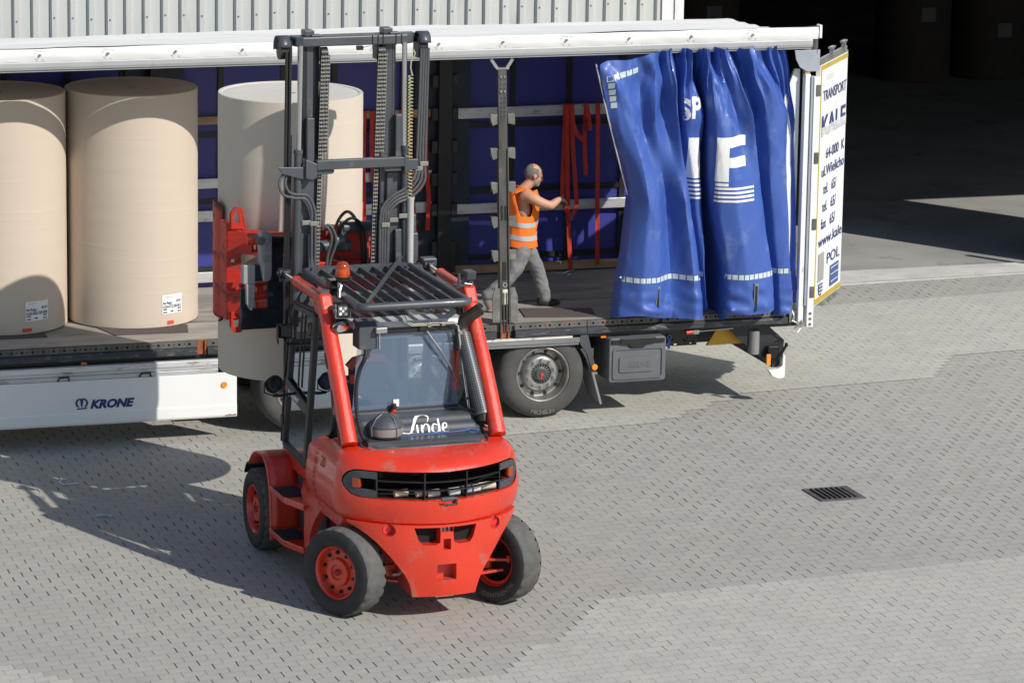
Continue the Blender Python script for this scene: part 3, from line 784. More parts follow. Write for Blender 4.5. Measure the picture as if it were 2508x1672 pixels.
# crown emblem: base bar, two curved side leaves and a centre spike
g.add([(-4.685, -.0545, .380), (-4.585, -.0545, .384), (-4.578, -.0545, .398), (-4.675, -.0545, .394)], [(0, 1, 2, 3)])
for s_ in (-1, 1):
    arc = []; 
    for k in range(9):
        a = R(-62+k*17); arc.append((math.cos(a), math.sin(a)))
    cx, cz = -4.633, .442
    outp = [(cx+s_*(.056*c_+.006), -.0545, cz+.050*si) for c_, si in arc]; inp = [(cx+s_*(.036*c_+.006), -.0545, cz+.036*si) for c_, si in arc]
    n = len(arc)
    g.add(outp+inp, [(k, k+1, n+k+1, n+k) for k in range(n-1)])
g.add([(-4.652, -.0545, .494), (-4.634, -.0545, .482), (-4.614, -.0545, .496), (-4.626, -.0545, .405), (-4.640, -.0545, .405)], [(0, 1, 4), (1, 3, 4), (1, 2, 3)])
g.build('guard_emblem', navy, tr)
g = MB(); g.cyl((-3.245, -.062, .545), (-3.245, -.045, .545), .030, n=20); g.build('marker_lamp', amber, tr, bev=.003)
# ---- side board over the wheels
g = MB(); g.bb((-3.0, -.02, .765), (.37, .02, .812)); g.bb((-3.0, -.012, .74), (.36, .02, .763)); g.build('wheel_valance', mat('valance_grey', (.20, .205, .21), .5, .2, var=.2, vs=4, dirt=(.34, .32, .3), dw=.1, ds=4, stretch=(.4, 1, 5)), tr, bev=.002)
g = MB(); g.bb((-3.0, -.024, .814), (.29, .02, .834)); g.build('pale_trim_strip', mat('trim_white', (.62, .60, .56), .6, var=.1, vs=6, dirt=(.3, .25, .2), dw=.05, ds=9), tr)
# ---- wheels
def trailer_wheel(x, y=.03, side=-1):
    r_ = empty_part = MB()
    prof = [(.275, .0), (.285, -.012), (.33, -.020), (.38, -.012), (.42, .012), (.442, .045), (.447, .09), (.447, .30), (.442, .345), (.42, .38), (.30, .40), (.275, .38)]
    w_ = MB(); w_.lathe([(a, b) for a, b in prof], (x, y, .447), (0, 1, 0), n=56, closed=True)
    ty = w_.build('wheel', trtyre, tr, smooth=True)
    if x > -.1:
        tx = MB(); vs_, fs = text_mesh('MICHELIN', .052, bold=.003); w0 = max(v[0] for v in vs_)
        def arcm(px_, py_): a_ = R(-90)+(px_-w0/2)/.385; rr_ = .375-0*py_+.0; rr_ = .355+py_; a_ = R(-90)+(px_-w0/2)/.36; return (x+rr_*math.cos(a_)*-1*-1, y-.0215, .447+rr_*math.sin(a_))
        vs2 = [arcm(px_, .040-py_) for px_, py_ in [(v[0], v[1]) for v in vs_]]
        tx.add(vs2, fs); tx.build('tyre_lettering', mat('tyre_letter', (.115, .112, .108), .8), ty)
    h = MB(); h.lathe([(.277, -.006), (.268, -.012), (.258, -.004), (.252, .03), (.244, .06), (.240, .11), (.19, .125), (.190, .13), (.19, .36), (.27, .37), (.277, .36)], (x, y, .447), (0, 1, 0), n=48, closed=True)
    rim_ = h.build('rim', mat('rim_steel', (.33, .31, .29), .4, .6, var=.25, vs=6, dirt=(.12, .10, .09), dw=.2, ds=8), ty, smooth=True)
    h = MB(); h.lathe([(.001, .02), (.058, .02), (.062, .03), (.062, .055), (.10, .060), (.105, .045), (.150, .040), (.168, .050), (.185, .07), (.200, .11), (.235, .115), (.235, .13), (.001, .13)], (x, y, .447), (0, 1, 0), n=48)
    hb = h.build('hub', mat('hub_alu', (.34, .34, .33), .35, .7, var=.15, vs=9, dirt=(.15, .14, .13), dw=.1, ds=9), ty, smooth=True)
    h = MB()
    for k in range(10):
        a = 2*math.pi*(k+.5)/10; cx, cz = x+.138*math.cos(a), .447+.138*math.sin(a)
        h.cyl((cx, y+.012, cz), (cx, y+.045, cz), .0125, .016, n=8); h.cyl((cx, y+.034, cz), (cx, y+.046, cz), .022, n=10)
    h.build('wheel_nut', steel, hb)
    h = MB()
    for k in range(20):
        a = 2*math.pi*k/20; c_, s2 = math.cos(a), math.sin(a)
        p = V((x+.070*c_, y+.050, .447+.070*s2)); q = V((x+.098*c_, y+.050, .447+.098*s2))
        h.bar(p, q, .012, .012, upv=(0, 1, 0))
    for k in range(10):
        a = 2*math.pi*k/10; h.cyl((x+.218*math.cos(a), y+.100, .447+.218*math.sin(a)), (x+.218*math.cos(a), y+.118, .447+.218*math.sin(a)), .017, n=10)
    h.build('vent_slot', black, hb)
    h = MB(); h.cyl((x, y+.012, .447), (x, y+.02, .447), .055, n=24); h.build('hub_cap', darkgrey, hb)
    h = MB(); h.cyl((x, y+.004, .447), (x, y+.0115, .447), .018, n=16); h.bar((x, y+.008, .447), (x-.015, y+.008, .40), .012, .005, upv=(0, 1, 0)); h.build('hub_mark', red, hb)
    return ty
for x in (0, -1.22, -2.44): trailer_wheel(x)
for x in (0, -1.22, -2.44): 
    w_ = MB(); w_.lathe([(.275, 0), (.42, .01), (.447, .06), (.447, .34), (.42, .38), (.275, .39)], (x, 2.05, .447), (0, 1, 0), n=32, closed=True); w_.build('wheel', trtyre, tr, smooth=True)
ax_ = MB()
for x in (0, -1.22, -2.44): ax_.cyl((x, .35, .447), (x, 2.1, .447), .07); ax_.box((x, .75, .62), (.5, .12, .22)); ax_.box((x, 1.75, .62), (.5, .12, .22))
ax_.bb((XL, .62, .55), (2.4, .74, .80)); ax_.bb((XL, 1.74, .55), (2.4, 1.86, .80))
ax_.bb((.30, .5, .70), (.44, 2.0, .80))
ax_.build('axle_frame', darkchassis, tr)
# mudguard and flap behind the last wheel
mg = MB()
arc = [(.50*math.cos(R(a))+0, .50*math.sin(R(a))+.40) for a in range(8, 60, 6)]
outl = [(.38, .845), (.455, .845), (.52, .60), (.555, .47), (.555, .45), (.49, .46)]+[(.475, .55), (.44, .66), (.38, .755)]
mg.prism([(.375, .85), (.45, .85), (.50, .66), (.545, .49), (.545, .445), (.50, .445), (.485, .53), (.45, .64), (.375, .745)], 1, -.01, .03)
mg.grid(lambda u, v: (.49*math.cos(R(10+60*u))+.01, .03+.40*v, .37+.50*math.sin(R(10+60*u))), 12, 2)
mg.build('mudguard', darkgrey, tr, bev=.002)
mg = MB(); mg.add([(.505, -.005, .445), (.60, -.005, .13), (.605, .40, .13), (.51, .40, .445)], [(0, 1, 2, 3)]); mg.bar((.512, -.01, .445), (.603, -.01, .125), .022, .012, (0, 1, 0)); mg.bb((.50, -.012, .43), (.56, .0, .45))
mg.build('mud_flap', mat('flap_grey', (.20, .21, .22), .7, var=.1), tr)
mg = MB(); mg.cyl((.528, -.028, .505), (.528, -.008, .505), .030, n=20); mg.build('marker_lamp', amber, tr, bev=.003)
# toolbox
tb = MB(); tb.prism(rrect(.650, .355, 1.245, .800, .03), 1, -.10, .38)
tbo = tb.build('toolbox', mat('toolbox_plastic', (.115, .125, .14), .5, var=.1, vs=3, dirt=(.22, .21, .2), dw=.05), tr, bev=.008)
tb = MB(); 
P1 = rrect(.685, .385, 1.215, .70, .03); P2 = rrect(.700, .400, 1.200, .685, .025); n = len(P1)
tb.add([(a, -.113, b) for a, b in P1]+[(a, -.113, b) for a, b in P2]+[(a, -.1005, b) for a, b in P1]+[(a, -.1005, b) for a, b in P2],
       [(k, (k+1) % n, n+(k+1) % n, n+k) for k in range(n)]+[(k, 2*n+k, 2*n+(k+1) % n, (k+1) % n) for k in range(n)]+[(n+k, n+(k+1) % n, 3*n+(k+1) % n, 3*n+k) for k in range(n)])
tb.prism(rrect(.755, .455, 1.115, .61, .02), 1, -.112, -.1005)
put_text(tb, 'KRONE', .055*1.42, lambda x, y: (.865+x, -.116, .505+y), width=.22, bold=.004)
tb.build('toolbox_lid', MATS['toolbox_plastic'], tbo)
tb = MB(); tb.prism([(.76, .80), (1.13, .80), (1.13, .745), (1.03, .735), (1.005, .70), (.875, .70), (.85, .735), (.76, .745)], 1, -.125, -.101); tb.bb((.67, -.118, .745), (1.225, -.1012, .79)); tb.build('toolbox_latch', black, tbo, bev=.004)
# bracket plate, yellow chock, rear underride
pp = MB(); pp.bb((1.32, .30, .60), (1.72, .33, .86)); o = pp.build('bracket_plate', darkchassis, tr)
pp = MB()
for i, (x, z, r_) in enumerate(((1.42, .63, .020), (1.50, .625, .026), (1.665, .635, .026), (1.60, .645, .010), (1.58, .66, .012), (1.46, .67, .010), (1.38, .62, .014), (1.62, .68, .008), (1.40, .70, .006), (1.54, .61, .007), (1.59, .615, .007), (1.45, .60, .008), (1.36, .66, .007), (1.70, .675, .007))):
    pp = MB(); pp.cyl((x, .27, z), (x, .36, z), r_, n=12); boolean(o, cutter(pp))
pp = MB(); pp.lathe([(.012, 0), (.026, 0), (.026, .012), (.012, .012)], (1.415, .27, .70), (0, 1, 0), n=16, closed=True); pp.bb((1.403, .27, .58), (1.427, .282, .678)); pp.build('blue_valve_lever', mat('blue_plastic', (.02, .10, .45), .4), tr)
pp = MB(); pp.cyl((1.50, .02, .795), (1.57, .02, .80), .022); pp.build('red_grip', red, tr)
pp = MB(); pp.cyl((1.57, .02, .80), (2.0, .02, .815), .008); pp.bb((1.572, .0, .78), (1.63, .04, .82)); pp.build('winch_rod', steel, tr)
yl = mat('yellow_plate', (.58, .33, .025), .55, var=.15, vs=5, dirt=(.2, .13, .05), dw=.08, ds=6)
pp = MB(); pp.prism([(1.80, .605), (2.24, .61), (2.25, .79), (1.92, .79)], 1, .22, .25); pp.build('yellow_guard_plate', yl, tr)
pp = MB(); pp.bar((2.02, .214, .78), (2.23, .214, .63), .022, .012, (0, 1, 0)); pp.bb((2.252, .18, .66), (2.42, .40, .80)); pp.build('guard_hanger', darkchassis, tr)
# rear underride beam runs across; its near end shows white
ub = MB(); ub.bb((2.46, .10, .37), (2.56, 2.38, .50)); ub.bar((2.30, .55, .80), (2.52, .55, .45), .10, .06, (0, 1, 0)); ub.bar((2.30, 1.9, .80), (2.52, 1.9, .45), .10, .06, (0, 1, 0))
ub.bb((2.30, 1.0, .60), (2.60, 2.1, .80))
ub.build('underride_beam', darkchassis, tr, bev=.006)
ub = MB(); ub.prism([(2.40, .36), (2.44, .30), (2.50, .272), (2.56, .272), (2.575, .30), (2.575, .50), (2.55, .52), (2.545, .40), (2.50, .37), (2.46, .365)], 1, .02, .10); ub.build('beam_end', white, tr, bev=.004)
ub = MB(); ub.prism([(2.0, .80), (2.42, .80), (2.60, .64), (2.58, .40), (2.50, .36), (2.08, .70)], 1, .13, .17); ub.build('beam_bracket', darkchassis, tr)
ub = MB(); ub.cyl((2.27, .122, .52), (2.27, .122, .76), .055, n=20); ub.build('air_tank', mat('tank_grey', (.22, .22, .215), .4), tr, smooth=True)
ub = MB(); ub.bb((2.365, .0, .415), (2.41, .02, .53)); ub.build('marker_lamp', amber, tr, bev=.004)
ub = MB(); ub.bb((2.40, .05, .47), (2.52, .115, .60)); ub.bar((2.50, .05, .46), (2.58, .03, .60), .03, .03); ub.cyl((2.57, .03, .61), (2.60, .03, .615), .022); ub.build('rear_lamp_cluster', blackgloss, tr, bev=.01)
# hand brush stuck behind the post

# ================================================================ PAPER ROLLS
def paper_mat(name, c):
    m = mat(name, c, .8, var=.02, vs=1.2); return m
kraft = paper_mat('kraft_paper', (.565, .475, .385))
kraft2 = paper_mat('pale_kraft_paper', (.585, .515, .430))
paperend = mat('roll_end_paper', (.50, .41, .33), .85, var=.06, vs=3)
lab = mat('paper_label', (.80, .80, .80), .6, var=.0)
redtag = mat('red_tag', (.62, .07, .03), .6, var=.05)
def roll(cx, cy, z0, z1, r, m, label, group, seed, info=None, tagx=None, world=True, n=96):
    o = empty('paper_roll', (cx, cy, z0), world_parts=True)
    tag(o, label, 'paper roll', group)
    b = MB()
    e = .005
    prof = [(r-e, 0), (r, e)]
    H = z1-z0; NZ = 260
    for k in range(1, NZ): prof.append((r, e+(H-2*e)*k/NZ))
    prof += [(r, H-e), (r-.004, H-.003), (r-e, H)]
    b.lathe(prof, (cx, cy, z0), (0, 0, 1), n=n)
    # short creases round the wrap
    rg = random.Random(seed); wr = [(z0+rg.uniform(.2, H-.1), rg.uniform(-2.6, -.6), rg.uniform(.0006, .0018)) for _ in range(11)]
    for i, v in enumerate(b.v):
        x, y, z = v; a = math.atan2(y-cy, x-cx)
        k = .0012*noise.noise(V((a*1.3+seed, z*10, seed)))
        for zc, ac, amp in wr:
            d_ = z-(zc+.012*math.sin(a*3+zc*9)); k += amp*math.exp(-(d_/.006)**2)*max(0, 1-((a-ac)/.9)**2)
        b.v[i] = (x+math.cos(a)*k, y+math.sin(a)*k, z)
    b.build('wrapped_body', m, o, smooth=True)
    t = MB()
    t.lathe([(r-e, H), (r-.035, H-.004), (r-.040, H-.010), (r-.10, H-.006), (r*.7, H-.012), (r*.4, H-.016), (.055, H-.012), (.045, H-.012), (.045, H-.20), (.001, H-.20)], (cx, cy, z0), (0, 0, 1), n=n)
    t.build('roll_end', paperend if m is kraft else mat('pale_roll_end', (.60, .56, .50), .85, var=.03), o, smooth=True)
    def cyl_map(a0, zb, off): return lambda x, y: (cx+(r+off)*math.sin(a0+x/r), cy-(r+off)*math.cos(a0+x/r), zb+y)
    if info:
        a0, zb, w, h, l1, l2, l3 = info
        f = cyl_map(a0, zb, .004); p = MB(); p.grid(lambda u, v: f(u*w, v*h), 12, 2); lb = p.build('shipping_label', lab, o)
        p = MB(); f = cyl_map(a0, zb, .0055)
        put_text(p, l1, .026*1.42, lambda x, y: f(.010+x, h-.092+y), width=w*.45, bold=.001)
        put_text(p, l2, .026*1.42, lambda x, y: f(w*.67+x, h-.080+y), width=w*.30, bold=.001)
        put_text(p, l3, .028*1.42, lambda x, y: f(.008+x, h-.130+y), width=w*.93, bold=.001)
        for k in range(2):
            for x0 in (.01, w*.76): put_text(p, ('000652', '00601')[k] if x0 < .05 else ('0000652', '0060178')[k], .012*1.42, lambda x, y: f(x0+x, .040-.028*k+y), width=.045, bold=.001)
        put_text(p, 'Fluting 90 127 g/m', .009*1.42, lambda x, y: f(.03+x, h-.025+y), width=.09)
        q = [f(.09, .020), f(.115, .020), f(.115, .012), f(.130, .025), f(.115, .038), f(.115, .030), f(.09, .030)]
        p.add(q, [(0, 1, 5, 6), (2, 3, 4)])
        p.build('label_print', blacktxt, lb)
    if tagx:
        a0, zb, w = tagx; f = cyl_map(a0, zb, .004); p = MB(); p.grid(lambda u, v: f(u*w, v*.036), 6, 1); p.build('red_tag', redtag, o)
    return o
G1 = 'paper rolls standing in the trailer'
roll(-3.857, 1.24, DZ+.010, 3.258, .643, kraft, 'tall brown paper roll standing on the trailer floor nearest the lifted roll', G1, 3,
     (math.asin(.245), 1.115, .235, .19, 'Rec Fluting 1', '128 243 1', '16.524.477.32 2500 005 C'), (math.asin(.33), 1.012, .075))
roll(-5.160, 1.24, DZ+.010, 3.258, .643, kraft, 'brown paper roll cut by the left edge of the photo, half in shadow', G1, 8,
     (math.asin(.19), 1.115, .255, .19, 'Rec Fluting 1', '128 243 1', '16.524.478.62 2505 00106'), (math.asin(.14), 1.012, .095))
roll(-3.187, -2.30, 1.22, 3.715, .645, kraft2, 'pale paper roll lifted in front of the trailer and held by the red clamp', None, 5)
# ---- anti slip mats
matm = mat('rubber_granulate', (.10, .078, .075), .95, var=.5, vs=220, bump=.8, bs=220)
def amat(P, label, grp='anti-slip mats on the load floor'):
    b = MB(); b.prism(P, 2, DZ+.001, DZ+.0095); tag(b.build('anti_slip_mat', matm), label, 'mat', grp)
amat([(-4.33, .86), (-4.215, .39), (-3.50, .37), (-3.43, .70)], 'speckled rubber mat under the roll nearest the lifted roll')
amat([(-5.42, .86), (-5.32, .48), (-4.855, .465), (-4.84, .86)], 'speckled rubber mat under the roll at the left edge')
b = MB(); b.prism([(-.05, .66), (-.12, .25), (.58, .12), (.66, .50)], 2, DZ+.001, DZ+.012); tag(b.build('anti_slip_mat', matm), 'dark speckled rubber mat lying free beside the worker', 'mat', 'anti-slip mats on the load floor')
# ---- rolls and white labels deep in the hall, its shade painted into their colours
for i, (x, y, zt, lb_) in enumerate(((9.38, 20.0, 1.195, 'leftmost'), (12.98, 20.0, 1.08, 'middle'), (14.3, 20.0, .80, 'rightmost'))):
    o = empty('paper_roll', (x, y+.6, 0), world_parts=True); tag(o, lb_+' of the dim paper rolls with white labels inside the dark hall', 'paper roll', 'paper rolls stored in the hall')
    b = MB(); b.lathe([(.001, 0), (.58, 0), (.6, .02), (.6, zt+.5), (.58, zt+.52), (.05, zt+.51), (.05, zt+.3), (.001, zt+.3)], (x, y+.6, 0), (0, 0, 1), n=40); b.build('wrapped_body', mat('shade_dark_board', (.035, .028, .022), .9), o, smooth=True)
    b = MB(); b.grid(lambda u, v: (x+(u-.5)*.24, y-.004-.0+ (.6-math.sqrt(.36-((u-.5)*.24)**2)), zt-.11+.22*v), 8, 1); b.build('shipping_label', mat('shade_dim_label', (.09, .10, .115), .7), o)

# ================================================================ STRAPS
strapm = mat('red_webbing', (.52, .035, .022), .75, var=.15, vs=20, dirt=(.25, .03, .02), dw=.1, ds=6, stretch=(1, 1, .5), bump=.2, bs=160)
def ribbon(mb, pts, w=.046, th=.004, yv=(0, 1, 0)):
    pts = cr(pts, 6); K = len(pts); P = []
    for i, p in enumerate(pts):
        t = (pts[min(i+1, K-1)]-pts[max(i-1, 0)]).normalized(); a = V(yv).cross(t)
        if a.length < .05: a = V((1, 0, 0))
        a.normalize(); nn = t.cross(a)
        P += [p+a*w/2+nn*th/2, p-a*w/2+nn*th/2, p-a*w/2-nn*th/2, p+a*w/2-nn*th/2]
    F = [(i*4+j, i*4+(j+1) % 4, (i+1)*4+(j+1) % 4, (i+1)*4+j) for i in range(K-1) for j in range(4)]+[(0, 1, 2, 3), ((K-1)*4+3, (K-1)*4+2, (K-1)*4+1, (K-1)*4)]
    return mb.add(P, F)
GS = 'red lashing straps hanging from the top lath'
def strap(paths, label, hook=None):
    mb = MB()
    for p in paths: ribbon(mb, p)
    x, y, z = paths[0][0]
    mb.box((x, 2.405, 2.748), (.046, .05, .005)); 
    if hook is None: return tag(mb.build('lashing_strap', strapm), label, 'strap', GS)
    o = empty('lashing_strap', (x, y, z), world_parts=True); tag(o, label, 'strap', GS)
    mb.build('webbing', strapm, o)
    h = MB(); hx, hy, hz = hook
    h.bb((hx-.035, hy-.02, hz-.01), (hx+.035, hy+.02, hz+.012)); h.tube([(hx-.02, hy, hz), (hx-.10, hy-.05, hz-.012), (hx-.20, hy-.03, hz-.012)], .010, 8); h.tube([(hx, hy, hz), (hx-.05, hy-.1, hz-.015), (hx-.09, hy-.12, hz-.012)], .008, 8)
    h.build('ratchet_hook', steel, o); return o
Y0 = 2.372
strap([[(.995, Y0-.03, 2.745), (1.0, Y0-.04, 2.3), (1.015, Y0-.05, 1.7), (1.055, Y0-.06, 1.02)]], 'taut red strap running down to a hook on the floor beside the worker', (1.055, Y0-.08, 1.0))
strap([[(1.045, Y0, 2.745), (1.065, Y0-.03, 2.3), (1.10, Y0-.05, 1.85), (1.10, Y0-.07, 1.68), (1.05, Y0-.08, 1.60), (1.0, Y0-.07, 1.64), (.955, Y0-.05, 1.78), (.965, Y0-.03, 2.2), (.985, Y0, 2.745)],
       [(1.05, Y0-.02, 2.745), (1.06, Y0-.05, 2.55), (1.10, Y0-.07, 2.44), (1.16, Y0-.08, 2.385)]], 'red strap hanging in a long loop just right of the hooked one')
strap([[(1.215, Y0, 2.745), (1.195, Y0-.02, 2.4), (1.21, Y0-.03, 2.10), (1.215, Y0-.03, 2.0)], [(1.215, Y0-.01, 2.745), (1.235, Y0-.03, 2.6), (1.25, Y0-.04, 2.47)]], 'short red strap end hanging between the loop and the curtain')
strap([[(1.345, Y0, 2.745), (1.345, Y0-.02, 2.2), (1.35, Y0-.03, 1.6), (1.365, Y0-.02, 1.04)]], 'straight red strap hanging closest to the blue curtain')
strap([[(-1.185, Y0, 2.745), (-1.20, Y0-.03, 2.2), (-1.185, Y0-.03, 1.55)]], 'red strap hanging at the right edge of the lifted roll')
strap([[(-1.10, Y0, 2.745), (-1.11, Y0-.03, 2.3), (-1.08, Y0-.05, 1.95), (-1.05, Y0-.05, 1.88), (-1.04, Y0-.04, 2.2), (-1.045, Y0-.02, 2.745)]], 'red strap looped behind the right mast chain')
strap([[(-.70, Y0, 2.745), (-.695, Y0-.03, 2.2), (-.66, Y0-.04, 1.7), (-.615, Y0-.03, 1.18)], [(-.79, Y0, 2.745), (-.78, Y0-.03, 2.3), (-.70, Y0-.05, 2.02)]], 'long red strap hanging behind the coiled cable of the mast')
strap([[(-.525, Y0, 2.745), (-.53, Y0-.03, 2.2), (-.50, Y0-.04, 1.85), (-.505, Y0-.03, 1.49)], [(-.56, Y0-.01, 2.745), (-.565, Y0-.04, 2.1), (-.60, Y0-.06, 1.93), (-.66, Y0-.05, 1.95)]], 'red strap hanging next to the dark far pillar')

# ================================================================ DRAIN GRATE, LITTER
iron = mat('cast_iron', (.10, .092, .092), .55, .4, var=.3, vs=12, dirt=(.16, .15, .14), dw=.1, ds=14, bump=.3)
gr = empty('drain_grate', (1.68, -3.45, 0), R(1.2)); tag(gr, 'cast iron drain grate with slanting slots set in the paving', 'drain grate')
b = MB(); a = .225
for x0, y0, x1, y1 in ((-a, -a, a, -a+.045), (-a, a-.03, a, a), (-a, -a+.0455, -a+.045, a-.0305), (a-.07, -a+.0455, a, a-.0305)): b.bb((x0, y0, -.02), (x1, y1, .012))
b.build('frame', iron, gr, bev=.003)
b = MB(); b.bb((-a+.046, -a+.046, .0045), (a-.071, a-.031, .0052)); b.build('sump_shade', mat('sump_shade_black', (.006, .006, .006), .9), gr)  # flat black sheet stands in for the shade down the drain
for k in range(6):
    b = MB(); x = -a+.082+k*.050; b.bb((x-.010, -a+.0457, .0054), (x+.010, a-.0307, .020)); b.build('grate_bar', iron, gr, bev=.003)
def litter(name, pts, r, m, label, cat):
    b = MB(); b.tube(pts, r, 6); tag(b.build(name, m), label, cat)
litter('plastic_tie', [(-5.02, -1.20, .008), (-5.06, -1.22, .02), (-5.10, -1.30, .012), (-5.08, -1.38, .008), (-5.0, -1.40, .015), (-4.93, -1.36, .008)], .007, mat('white_plastic', (.6, .62, .66), .5), 'curl of white plastic strapping on the shaded paving left of the forklift', 'litter')
litter('plastic_scrap', [(-5.02, -2.56, .01), (-4.98, -2.60, .03), (-4.93, -2.58, .012), (-4.90, -2.63, .02)], .014, mat('pale_film', (.35, .45, .5), .4), 'scrap of crumpled pale film lying in the mast shadow', 'litter')

# ================================================================ FORKLIFT
fk = empty('forklift', (-2.97, -6.0, 0), R(2))
tag(fk, 'red forklift truck with a tall dark grey mast, clamping the lifted paper roll', 'forklift')
# ---- counterweight body: lofted sections, then real openings cut in
def plan(w, yr, yf, ys=.12, ex=1.65, n=28):
    P = [(-w, yf)]
    for i in range(n+1):
        a = math.pi*i/n; x = -w*math.cos(a); fr = (1-min(1, abs(x/w))**ex)**(1/ex) if abs(x/w) < 1 else 0
        P.append((x, ys-(ys-yr)*fr))
    P.append((w, yf)); return P
secs = [(.70, .735, -.10, .66), (.735, .74, -.22, .66), (.78, .742, -.33, .66), (.80, .745, -.405, .66), (.815, .765, -.428, .66), (.86, .785, -.437, .66), (.92, .797, -.442, .66), (.98, .803, -.445, .66), (1.03, .80, -.437, .66), (1.10, .785, -.415, .66), (1.18, .775, -.395, .66),
        (1.23, .767, -.375, .62), (1.275, .750, -.33, .58), (1.312, .722, -.255, .55), (1.335, .69, -.15, .52), (1.35, .655, -.03, .50)]
b = MB(); rows = [[(x, y, z) for x, y in plan(w, yr, yf)] for z, w, yr, yf in secs]; n = len(rows[0])
b.v = [p for r_ in rows for p in r_]
b.f = [(j*n+i, j*n+(i+1) % n, (j+1)*n+(i+1) % n, (j+1)*n+i) for j in range(len(rows)-1) for i in range(n)]+[list(range(n))[::-1], list(range((len(rows)-1)*n, len(rows)*n))]
b.m = [0]*len(b.f)
cw = b.build('counterweight', red, fk, smooth=True)
# grille opening: stadium 1.46 wide, cut from behind
def stadium(w, h, cz, n=10):
    P = []
    for s_, a0 in ((1, -90), (-1, 90)):
        for i in range(n+1): a = R(a0+180*i/n); P.append((s_*(w/2-h/2)+h/2*math.cos(a), cz+h/2*math.sin(a)))
    return P
c_ = MB(); c_.prism(stadium(1.50, .225, 1.117), 1, -1.0, .24); boolean(cw, cutter(c_))
c_ = MB(); c_.prism([(-.10, 1.05), (.10, 1.05), (.085, .965), (-.06, .955)], 1, -.60, -.36); boolean(cw, cutter(c_))
for p in cw.data.polygons: p.use_smooth = True
cw.data.set_sharp_from_angle(angle=R(35))
# lower tail plate narrowing to the bottom
b = MB(); lv = [(.803, .725), (.785, .722), (.75, .66), (.70, .59), (.64, .528), (.55, .450), (.47, .388), (.40, .338), (.32, .298), (.25, .278), (.205, .270)]
rows = []
for z, w in lv:
    r_ = []
    for i in range(25):
        x = -w+2*w*i/24; r_.append((x, .12-(.12+.432+.02*math.sin((z-.2)*5)-.10*max(0, .35-z))*(1-min(1, abs(x/.76))**1.9)**(1/1.9), z))
    for i in range(3): x = w-2*w*i/2; r_.append((x*.96, .12, z))
    rows.append(r_)
n = len(rows[0]); b.v = [p for r_ in rows for p in r_]
b.f = [(j*n+i, j*n+(i+1) % n, (j+1)*n+(i+1) % n, (j+1)*n+i) for j in range(len(rows)-1) for i in range(n)]+[list(range(n))[::-1], list(range((len(rows)-1)*n, len(rows)*n))]
b.m = [0]*len(b.f)
tail = b.build('tail_weight', red, fk, smooth=True)
for P_, y0, y1 in (([(-.265, .785), (-.055, .785), (-.055, .74), (-.058, .66), (-.10, .642), (-.20, .645), (-.235, .69)], -.6, -.16), ([(.265, .785), (.055, .785), (.055, .74), (.058, .66), (.10, .642), (.20, .645), (.235, .69)], -.6, -.16),
                   ([(-.054, .785), (.054, .785), (.054, .745), (-.054, .745)], -.6, -.34), ([(-.032, .69), (.032, .69), (.032, .60), (-.032, .60)], -.6, -.36), ([(-.080, .48), (.080, .48), (.085, .345), (-.085, .345)], -.6, -.33)):
    c_ = MB(); c_.prism(P_, 1, y0, y1); boolean(tail, cutter(c_))
for x in (-.453, .453):
    c_ = MB(); c_.cyl((x, -.6, .757), (x, -.255, .757), .050, n=24); boolean(tail, cutter(c_))
for p in tail.data.polygons: p.use_smooth = True
tail.data.set_sharp_from_angle(angle=R(35))
for x in (-.453, .453):
    b = MB(); b.cyl((x, -.250, .757), (x, -.268, .757), .036, n=20); b.build('reflector', mat('red_reflector', (.72, .02, .03), .25, coat=.5), fk)
for q_ in (-.262, .058): b = MB(); b.bb((q_, -.335, .635), (q_+.204, -.330, .79)); b.build('tow_hole_shade', mat('hole_shade_black', (.008, .008, .009), .9), fk)  # black panels set in the tow holes to paint their shade
b = MB(); b.cyl((0, -.37, .70), (0, -.37, .79), .018, n=12); b.bb((-.045, -.39, .735), (-.025, -.33, .79)); b.bb((.025, -.39, .735), (.045, -.33, .79)); b.build('tow_pin', steel, fk)
b = MB(); b.grid(lambda u, v: (-.70+1.40*u, (.12-(.12+.405)*(1-min(1, abs((-.70+1.40*u)/.785))**1.65)**(1/1.65))*(1-v)+.03+.17*v, 1.009), 30, 2); b.build('bay_floor_shade', mat('bay_shade_black', (.006, .006, .007), .9), fk)  # black sheet over the red shelf paints the bay's shade
